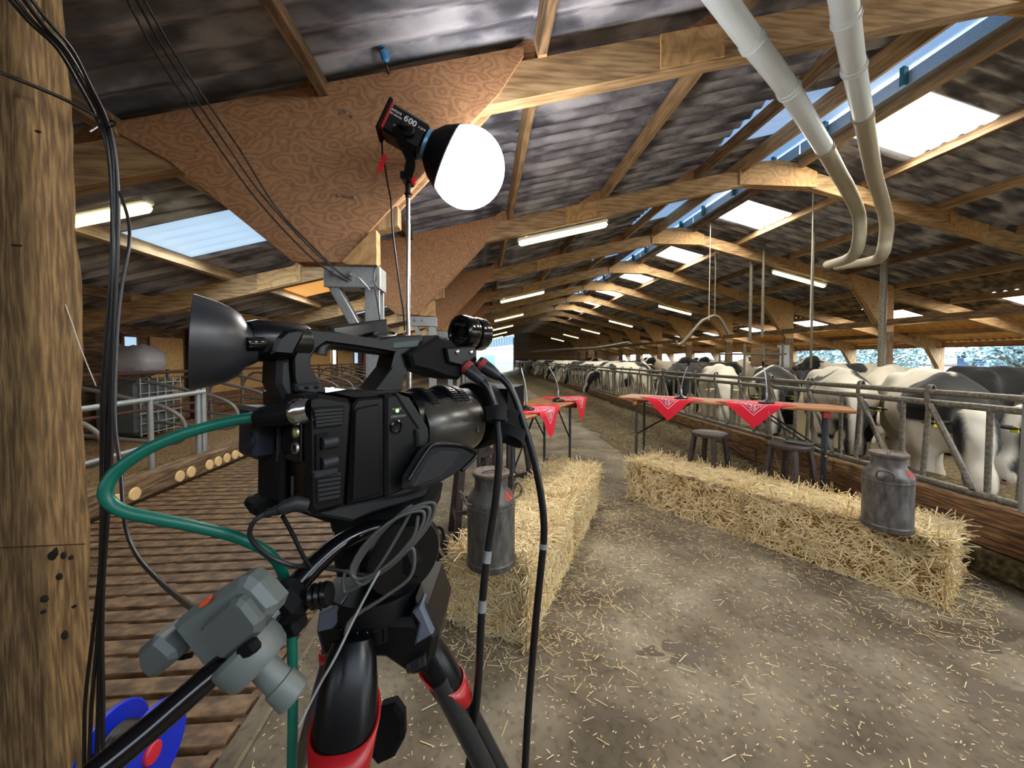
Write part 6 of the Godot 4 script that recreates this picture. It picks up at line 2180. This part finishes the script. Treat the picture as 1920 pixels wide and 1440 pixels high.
func cow_parts(t: Node3D, pose: int, face: float, ears: Color, tagged: bool) -> void:
	# head frame: o at the forehead, f along the nose, u up out of the forehead
	var o := Vector3(1.245, 0.93, 0) if pose == 0 else Vector3(1.3, 1.45, 0)
	var f := (Vector3(0.1, -0.26, 0) if pose == 0 else Vector3(0.24, -0.12, 0)).normalized()
	var u := Vector3.BACK.cross(f)
	if u.x < 0 and pose == 0: u = -u
	if u.y < 0 and pose == 1: u = -u
	for s: float in [-1.0, 1.0]:
		var z := Vector3(0, 0, s)
		var st := mb()
		var base := o - f * 0.05 + z * 0.1 - u * 0.02
		var tip := base + z * 0.19 - f * 0.02 - u * 0.03 + Vector3(0, -0.03, 0)
		tube(st, spline([base, base.lerp(tip, 0.35), base.lerp(tip, 0.75), tip], 4), PackedFloat32Array([0.02, 0.03, 0.038, 0.044, 0.048, 0.05, 0.05, 0.048, 0.044, 0.036, 0.026, 0.014, 0.004]), 10, true, 0.34)
		done(st, "ear", mat(ears, 0.9), t)
		if tagged:
			st = mb()
			bx(st, base.lerp(tip, 0.55) + u * 0.03 + Vector3(0, -0.02, 0), Vector3(0.012, 0.05, 0.045), Basis(Vector3.UP, 0.5 * s), 0.003)
			done(st, "ear_tag", M.tag_yellow, t)
		st = mb()
		lathe(st, [Vector2(0.0001, -0.018), Vector2(0.014, -0.012), Vector2(0.019, 0.0), Vector2(0.014, 0.012), Vector2(0.0001, 0.018)], along(o + f * 0.1 + z * 0.108 + u * 0.025, z), 12)
		done(st, "eye", M.black_gloss, t)
		st = mb()
		var nose := (Vector3(1.4, 0.5, 0) if pose == 0 else Vector3(1.68, 1.28, 0))
		lathe(st, [Vector2(0.0001, 0.004), Vector2(0.015, 0.002), Vector2(0.019, -0.006)], along(nose + z * 0.034 + u * 0.05 + f * 0.05, (u + f + z * 0.8)), 10, 0.7)
		done(st, "nostril", M.black_matt, t)
	var st := mb()
	var nose := (Vector3(1.4, 0.5, 0) if pose == 0 else Vector3(1.68, 1.28, 0))
	lathe(st, [Vector2(0.0001, 0.082), Vector2(0.03, 0.078), Vector2(0.055, 0.06), Vector2(0.068, 0.03), Vector2(0.074, 0.0)], along(nose, f, Vector3.BACK), 16, 0.95)
	done(st, "muzzle", M.skin_pink if face > 0.2 else mat(C(44, 38, 38), 0.5), t)

func cow(label: String, head: Vector3, facing: Vector2, pose: int, seed_: int, white: float, face: float, spots := [], tagged := true, scale_ := 1.0) -> Node3D:
	var t := thing("cow", label, "cow", Vector3.ZERO, 0.0, "black and white dairy cows in the barn")
	var d := Vector3(facing.x, 0, facing.y).normalized()
	var hx := 1.3 if pose == 0 else 1.45
	t.basis = Basis(d, Vector3.UP, d.cross(Vector3.UP)).scaled(Vector3.ONE * scale_)
	t.position = Vector3(head.x, 0, head.z) - d * hx * scale_
	put(cow_skin(pose, seed_, white, face, spots), "hide", M.coat, t)
	var ear := C(26, 24, 26) if face < 0.95 else C(214, 204, 186)
	cow_parts(t, pose, face, ear, tagged)
	return t

func cows() -> void:
	for pose in 2:
		var S := skin(cow_bones(pose == 0), 0.03, 28.0)
		var st := mb()
		var pts: PackedVector3Array = S[0]
		var nrm := PackedVector3Array()
		nrm.resize(pts.size())
		var T: PackedInt32Array = S[1]
		for i in range(0, T.size(), 3):
			var c := (pts[T[i + 2]] - pts[T[i]]).cross(pts[T[i + 1]] - pts[T[i]])
			for j in 3: nrm[T[i + j]] += c
		for i in nrm.size(): nrm[i] = nrm[i].normalized()
		S.append(nrm)
		cow_shape.append(S)
	var W := 0.32
	cow("white cow with black patches and long white face, beside the right milk can", onx(1832, 850, 3.9), Vector2(-0.66, 0.75), 0, 5, 0.12, 0.42, [[Vector3(0.6, 1.25, -0.25), 0.26, -1.0], [Vector3(1.0, 1.0, 0.0), 0.2, -1.0], [Vector3(-0.2, 1.1, -0.35), 0.3, -1.0]])
	cow("black cow cut by the right edge of the photo, feeding next to the white-faced cow", onx(1898, 862, 4.55), Vector2(-1.0, 0.16), 0, 23, -0.6, 0.3, [[Vector3(1.5, 0.45, 0), 0.14, 1.0]])
	cow("black and white cow feeding just right of the near table end", onx(1600, 842, 4.05), Vector2(-0.62, 0.78), 0, 41, 0.1, 0.28, [[Vector3(0.1, 1.3, 0), 0.22, 1.0]])
	cow("mostly black cow with a white stripe, feeding behind the middle of the right table", onx(1450, 800, 4.1), Vector2(-0.62, 0.78), 0, 57, -0.22, 0.2, [[Vector3(0.0, 1.25, 0.15), 0.2, 1.0]])
	cow("almost all white cow feeding behind the far half of the right table", onx(1356, 782, 4.05), Vector2(-0.5, 0.86), 0, 71, 0.75, 0.99, [])
	cow("black cow with a low head behind the fence above the far table end", onx(1236, 748, 4.3), Vector2(-0.85, 0.5), 0, 83, -0.7, 0.1, [[Vector3(0.3, 1.2, 0.3), 0.12, 1.0]])
	cow("black cow lifting its head above the feed fence, left of the pale cow", onx(1276, 688, 6.4), Vector2(-0.95, 0.2), 1, 97, -0.7, 0.1, [], false)
	cow("white cow standing side-on behind the feeding cows, far beyond the table", onz(1312, 684, 13.6), Vector2(-1.0, 0.12), 1, 113, 0.42, 0.2, [], false)
	cow("black cow standing side-on among the cubicles, below the third post", onz(1422, 690, 12.2), Vector2(-1.0, 0.25), 1, 127, -0.5, 0.3, [], false)
	cow("white cow with black saddle patches standing side-on at the far right", onz(1508, 694, 8.6), Vector2(-1.0, 0.1), 1, 139, 0.3, 0.1, [[Vector3(0.1, 1.2, 0), 0.3, -1.0]], false)
	cow("cream and white cow between the two near feeding cows, head lowered", onx(1652, 740, 6.4), Vector2(-0.8, 0.6), 0, 151, 0.5, 0.99, [], false)
	cow("black cow standing behind the near right cows, its back along the window", onz(2080, 690, 5.0), Vector2(1.0, 0.1), 1, 163, -0.7, 0.2, [], false)
	# a row feeding through the fence farther along
	var far := []
	for k in 14:
		var pose := 0
		var z := -11.6 - k * 1.75 - 0.3 * (k % 3)
		var o := cow("%s of the row of cows feeding through the fence beyond the tables" % (ORDER[k] if k < 13 else "last"), Vector3(3.25 + 0.45 * ((k * 7) % 4) / 3.0, 0, z), Vector2(-0.9, 0.25 - 0.2 * (k % 3)), pose, 200 + k * 13, [0.1, -0.3, 0.35, -0.55][k % 4], [0.3, 0.99, 0.1, 0.3][(k * 3) % 4], [], false)
	var backs := [[7.5, 17.0, 0.3], [9.0, 20.0, -0.2], [7.0, 24.0, 0.5], [11.5, 15.5, 0.0], [12.5, 22.0, 0.4], [8.5, 29.0, -0.4]]
	for k in backs.size():
		cow("%s loose cow standing side-on deep in the barn between the right posts" % ORDER[k], Vector3(backs[k][0], 0, -backs[k][1]), Vector2(-1.0 if k % 2 == 0 else 1.0, 0.15), 1, 400 + 17 * k, backs[k][2], 0.3, [], false)

func feed_station() -> void:
	var p := onz(1440, 690, 10.2)
	p.y = 0.0
	var t := thing("feed_station", "brown boxed feed station with a grey side panel and tube frame behind the white cow", "feed station", p)
	var st := mb()
	bx(st, Vector3(-0.1, 1.55, 0), Vector3(0.5, 0.5, 0.5), Basis.IDENTITY, 0.02)
	done(st, "hopper", M.old_x, t)
	st = mb()
	bx(st, Vector3(0.36, 1.4, 0.1), Vector3(0.34, 0.95, 0.06), Basis.IDENTITY, 0.01)
	done(st, "side_panel", M.galv, t)
	for x: float in [-1.6, -0.9, -0.36, 0.2]:
		st = mb()
		tube(st, [Vector3(x, 0, 0.28), Vector3(x, 1.9 if x > -1.0 else 1.65, 0.28)], 0.03, 8)
		done(st, "frame_upright", M.rail, t)
	for y: float in [1.0, 1.62]:
		st = mb()
		tube(st, [Vector3(-1.6, y, 0.28), Vector3(0.3, y, 0.28)], 0.026, 8)
		done(st, "frame_rail", M.rail, t)
	var top := onz(1268, 640, 9.3)
	var arm := cable("hose_arm", "dark bent hose arms hanging under the right roof slope above the cows", [[1268, 638, 9.6], [1270, 646, 9.6], [1282, 640, 9.6], [1312, 606, 9.6], [1324, 598, 9.6], [1340, 592, 9.6], [1352, 600, 9.6], [1366, 626, 9.6]], 0.035, M.rail, false, "hose")
	st = mb()
	var ap := at(1340, 592, 9.6)
	tube(st, [ap, Vector3(ap.x, under(ap.x) - 0.02, ap.z)], 0.015, 6)
	done(st, "hanger", M.rail, arm)
	cable("overhead_pipe", "long thin pale pipe slung below the roof towards the far wall", [[996, 660, 22.0], [1060, 655, 20.0], [1120, 652, 18.0], [1180, 642, 15.0]], 0.05, M.rail, false, "pipe")

# ---------------------------------------------------------------- the left side: cubicles, gate, container, windows
func left_side() -> void:
	var t := thing("cubicle_divider", "", "cubicle divider", Vector3(0, 0, -4.35), 0.0, "bent tube dividers of the left cubicles")
	var st := mb()
	var loop := [Vector3(-5.95, 0.3, 0), Vector3(-5.9, 0.85, 0), Vector3(-5.72, 1.1, 0), Vector3(-5.45, 1.14, 0), Vector3(-4.75, 0.98, 0), Vector3(-4.3, 0.86, 0), Vector3(-4.05, 0.7, 0), Vector3(-4.0, 0.48, 0), Vector3(-4.15, 0.36, 0), Vector3(-4.6, 0.4, 0), Vector3(-5.92, 0.55, 0)]
	tube(st, spline(loop, 6), 0.027, 10)
	done(st, "bent_tube", M.tube_grey, t)
	st = mb()
	tube(st, [Vector3(-5.92, 0.2, 0.0), Vector3(-5.92, 1.3, 0.0)], 0.034, 10)
	done(st, "upright", M.tube_grey, t)
	for k in 13:
		var o: Node3D = t if k == 0 else copy_of(t, Vector3(0, 0, -4.35 - 1.12 * k))
		o.set_meta("label", "%s bent grey tube divider of the left cubicles from the viewer" % ORDER[k])
	st = mb()
	tube(st, [Vector3(-5.35, 1.27, -2.0), Vector3(-5.35, 1.27, -20)], 0.03, 10)
	tag(done(st, "neck_rail", M.rusty), "long rusty red rail running over the left cubicle dividers", "rail")
	st = mb()
	tube(st, [Vector3(-4.9, 0.75, -2.0), Vector3(-4.9, 0.75, -20)], 0.022, 10)
	tag(done(st, "low_rail", M.rusty), "lower dark rail tying the left cubicle dividers together", "rail")
	# pale gate at the alley side
	var g := thing("tube_gate", "pale grey tubular gate at the kerb in front of the left cubicles", "gate", Vector3(-3.85, 0.2, -5.62))
	st = mb()
	tube(st, [Vector3(0, 0.84, 0), Vector3(-0.05, 0.8, 1.9)], 0.03, 10)
	done(st, "top_tube", M.galv, g)
	for q: Array in [[0.0, 0.9, 0.04], [0.1, 0.88, 0.035], [0.85, 0.82, 0.03], [1.9, 0.82, 0.034]]:
		st = mb()
		tube(st, [Vector3(-0.02, 0.0, q[0]), Vector3(-0.02, q[1], q[0])], q[2], 10)
		done(st, "gate_post", M.galv, g)
	st = mb()
	tube(st, [Vector3(0, 0.3, 0), Vector3(-0.05, 0.26, 1.9)], 0.024, 10)
	done(st, "low_tube", M.galv, g)
	# caged container with a wrapped pale bag on it
	var c := thing("caged_container", "caged container standing at the left wall beside the strand board", "container", Vector3(-5.75, 0.2, -6.85))
	st = mb()
	bx(st, Vector3(0, 0.5, 0), Vector3(0.7, 0.9, 0.8), Basis.IDENTITY, 0.08)
	done(st, "tank", M.grey_dark, c)
	for k in 6:
		st = mb()
		for y in [0]:
			tube(st, [Vector3(0.38, 0.1 + 0.16 * k, -0.42), Vector3(0.38, 0.1 + 0.16 * k, 0.42)], 0.012, 6)
		done(st, "cage_bar", M.galv, c)
		st = mb()
		tube(st, [Vector3(0.38, 0.06, -0.4 + 0.16 * k), Vector3(0.38, 0.98, -0.4 + 0.16 * k)], 0.012, 6)
		done(st, "cage_bar", M.galv, c)
	st = mb()
	var n := noise(0, 3.0, 3, 301)
	smooth(st)
	var rows := []
	for i in 15:
		var row := []
		for j in 24:
			var a := TAU * j / 24
			var v := float(i) / 14
			var rr: float = pow(sin(PI * clampf(v, 0.02, 0.98)), 0.28)
			var p := Vector3(signf(cos(a)) * pow(absf(cos(a)), 0.5) * 0.34 * rr, 1.0 + v * 0.52, signf(sin(a)) * pow(absf(sin(a)), 0.5) * 0.29 * rr)
			row.append(p + p.normalized() * n.get_noise_3dv(p * 4.0) * 0.05)
		rows.append(row)
	for i in 14:
		for j in 24: quad(st, rows[i][j], rows[i + 1][j], rows[i + 1][(j + 1) % 24], rows[i][(j + 1) % 24])
	var bag := thing("wrapped_sack", "pale plastic-wrapped sack on the caged container at the left wall", "sack", c.position)
	done(st, "film", mat(C(164, 160, 166), 0.3), bag)
	# windows glimpsed in the left wall
	var places := [[-6.32, -7.4, 1.79, 0.24, 0.32, M.sky_pale, 1], [-6.33, -16.9, 1.62, 0.9, 0.45, M.sky_white, 2], [-6.33, -19.9, 1.6, 0.8, 1.0, M.sky_pale, 3], [-6.33, -23.5, 1.6, 0.8, 1.2, M.sky_pale, 4]]
	for w: Array in places:
		var s := structure("window_%d" % w[6])
		st = mb()
		bx(st, Vector3(w[0], w[2], w[1]), Vector3(0.02, w[3], w[4]), Basis.IDENTITY, 0.002)
		done(st, "window_pane", w[5], s)
		for e: float in [-1.0, 1.0]:
			st = mb()
			bx(st, Vector3(w[0] + 0.02, w[2], w[1] + e * w[4] / 2), Vector3(0.05, w[3] + 0.08, 0.05))
			done(st, "window_frame", M.old_y, s)
			st = mb()
			bx(st, Vector3(w[0] + 0.02, w[2] + e * w[3] / 2, w[1]), Vector3(0.05, 0.05, w[4]))
			done(st, "window_frame", M.old_z, s)

# ---------------------------------------------------------------- outdoors, seen through the right-hand openings and the far door
func leaf_mesh() -> ArrayMesh:
	var st := mb()
	flat(st)
	quad(st, Vector3(-0.5, 0, -0.5), Vector3(0.5, 0.1, -0.5), Vector3(0.4, 0, 0.5), Vector3(-0.4, 0.1, 0.5))
	st.generate_normals()
	return st.commit()
func tree(label: String, p: Vector3, h: float, r: float) -> void:
	var t := thing("tree", label, "tree", p, 0.0, "")
	var st := mb()
	tube(st, spline([Vector3.ZERO, Vector3(0.1, h * 0.3, 0.05), Vector3(-0.05, h * 0.6, 0), Vector3(0.05, h * 0.9, 0)], 4), PackedFloat32Array([0.22, 0.21, 0.2, 0.19, 0.17, 0.15, 0.13, 0.12, 0.1, 0.08, 0.06, 0.05, 0.03]), 10)
	done(st, "trunk", M.old_y, t)
	st = mb()
	for k in 26:
		var a := rng.randf() * TAU
		var y := h * rng.randf_range(0.25, 0.85)
		var d := Vector3(cos(a), rng.randf_range(0.3, 0.8), sin(a)) * r * rng.randf_range(0.5, 0.9)
		tube(st, spline([Vector3(0, y, 0), Vector3(0, y, 0) + d * 0.5 + Vector3(0, -0.1, 0), Vector3(0, y, 0) + d], 3), PackedFloat32Array([0.06, 0.05, 0.045, 0.04, 0.03, 0.02, 0.012]), 6)
	tag(done(st, "branches", M.old_y, t), "", "", "", "stuff")
	var mm := MultiMesh.new()
	mm.transform_format = MultiMesh.TRANSFORM_3D
	mm.mesh = leaf_mesh()
	mm.instance_count = 6000
	for i in 6000:
		var v := Vector3(rng.randfn(), rng.randfn(), rng.randfn())
		v = v.normalized() * pow(rng.randf(), 0.4)
		var q := Vector3(v.x * r, h * 0.58 + v.y * h * 0.42, v.z * r)
		mm.set_instance_transform(i, Transform3D(Basis(Vector3(rng.randfn(), rng.randfn(), rng.randfn()).normalized(), rng.randf() * TAU).scaled(Vector3.ONE * rng.randf_range(0.05, 0.15)), q))
	var o := MultiMeshInstance3D.new()
	o.multimesh = mm
	o.name = "foliage"
	o.material_override = mat(C(128, 156, 160), 0.8)
	t.add_child(o, true)
	o.set_meta("kind", "stuff")
func outdoors() -> void:
	var st := mb()
	bx(st, Vector3(20, -0.4, -30), Vector3(160, 0.3, 160))
	tag(done(st, "yard_ground", tri_mat((M.dirt as StandardMaterial3D).albedo_texture, Vector3(0.4, 0.4, 0.4), 0.9, C(220, 220, 200), 0.0, true)), "", "", "", "structure")
	var spots := [[27, -9.0, 6.5, 3.0], [29, -15.5, 7.5, 3.4], [30, -22, 8.0, 3.6], [28, -29, 7.0, 3.2], [31, -37, 8.5, 4.0], [29, -46, 8.0, 3.6], [22, -11.5, 4.0, 2.2], [22.5, -14.0, 4.4, 2.2], [23, -20.5, 4.6, 2.4], [22, -25.0, 4.4, 2.4]]
	for k in spots.size():
		tree("%s bushy blue-green tree beyond the open right side of the barn" % ORDER[k], Vector3(spots[k][0], -0.25, spots[k][1]), spots[k][2], spots[k][3])
	# shed with blue boarding and a corrugated porch roof
	var s := thing("blue_shed", "shed with blue boarded wall and grey corrugated roof seen through the right opening", "building", Vector3(24, -0.25, -16.2))
	for k in 9:
		st = mb()
		bx(st, Vector3(0, 0.2 + k * 0.24, 0), Vector3(0.08, 0.23, 3.0), Basis(Vector3.BACK, 0.06), 0.01)
		done(st, "board", mat(C(88, 118, 168), 0.6), s)
	st = mb()
	smooth(st)
	for i in 54:
		var z0 := -1.9 + i * 0.07
		var a := 0.03 * cos(i * PI / 4)
		var b := 0.03 * cos((i + 1) * PI / 4)
		quad(st, Vector3(-1.4, 2.1 + a, z0), Vector3(1.6, 2.9 + a, z0), Vector3(1.6, 2.9 + b, z0 + 0.07), Vector3(-1.4, 2.1 + b, z0 + 0.07))
	done(st, "roof", M.galv, s)
	for z: float in [-1.5, 0.0, 1.5]:
		st = mb()
		bar(st, Vector3(-1.3, 0, z), Vector3(-1.3, 2.1, z), 0.12, 0.12)
		bar(st, Vector3(-1.3, 1.3, z), Vector3(-0.7, 2.2, z), 0.08, 0.08, Vector3.BACK)
		done(st, "porch_post", M.grey_dark, s)
	st = mb()
	bx(st, Vector3(-0.05, 1.3, 0.9), Vector3(0.06, 0.8, 0.7))
	done(st, "window", M.sky_pale, s)
	# beyond the far door: a pale shed front and stacked blocks
	var f := thing("pale_shed", "pale boarded shed front across the yard, seen through the far doorway", "building", Vector3(2.0, -0.25, -56))
	for k in 16:
		st = mb()
		bx(st, Vector3(0, 0.2 + k * 0.33, 0), Vector3(14, 0.31, 0.1), Basis.IDENTITY, 0.01)
		done(st, "board", mat(C(112, 116, 114), 0.6), f)
	st = mb()
	bx(st, Vector3(-1.2, 1.2, 3.0), Vector3(1.6, 2.0, 1.4), Basis.IDENTITY, 0.05)
	tag(done(st, "wrapped_pallet", mat(C(90, 140, 190), 0.5)), "blue wrapped pallet standing in the yard beyond the far doorway", "pallet")
	(get_node("wrapped_pallet") as Node3D).position = Vector3(2.0, -0.25, -54)
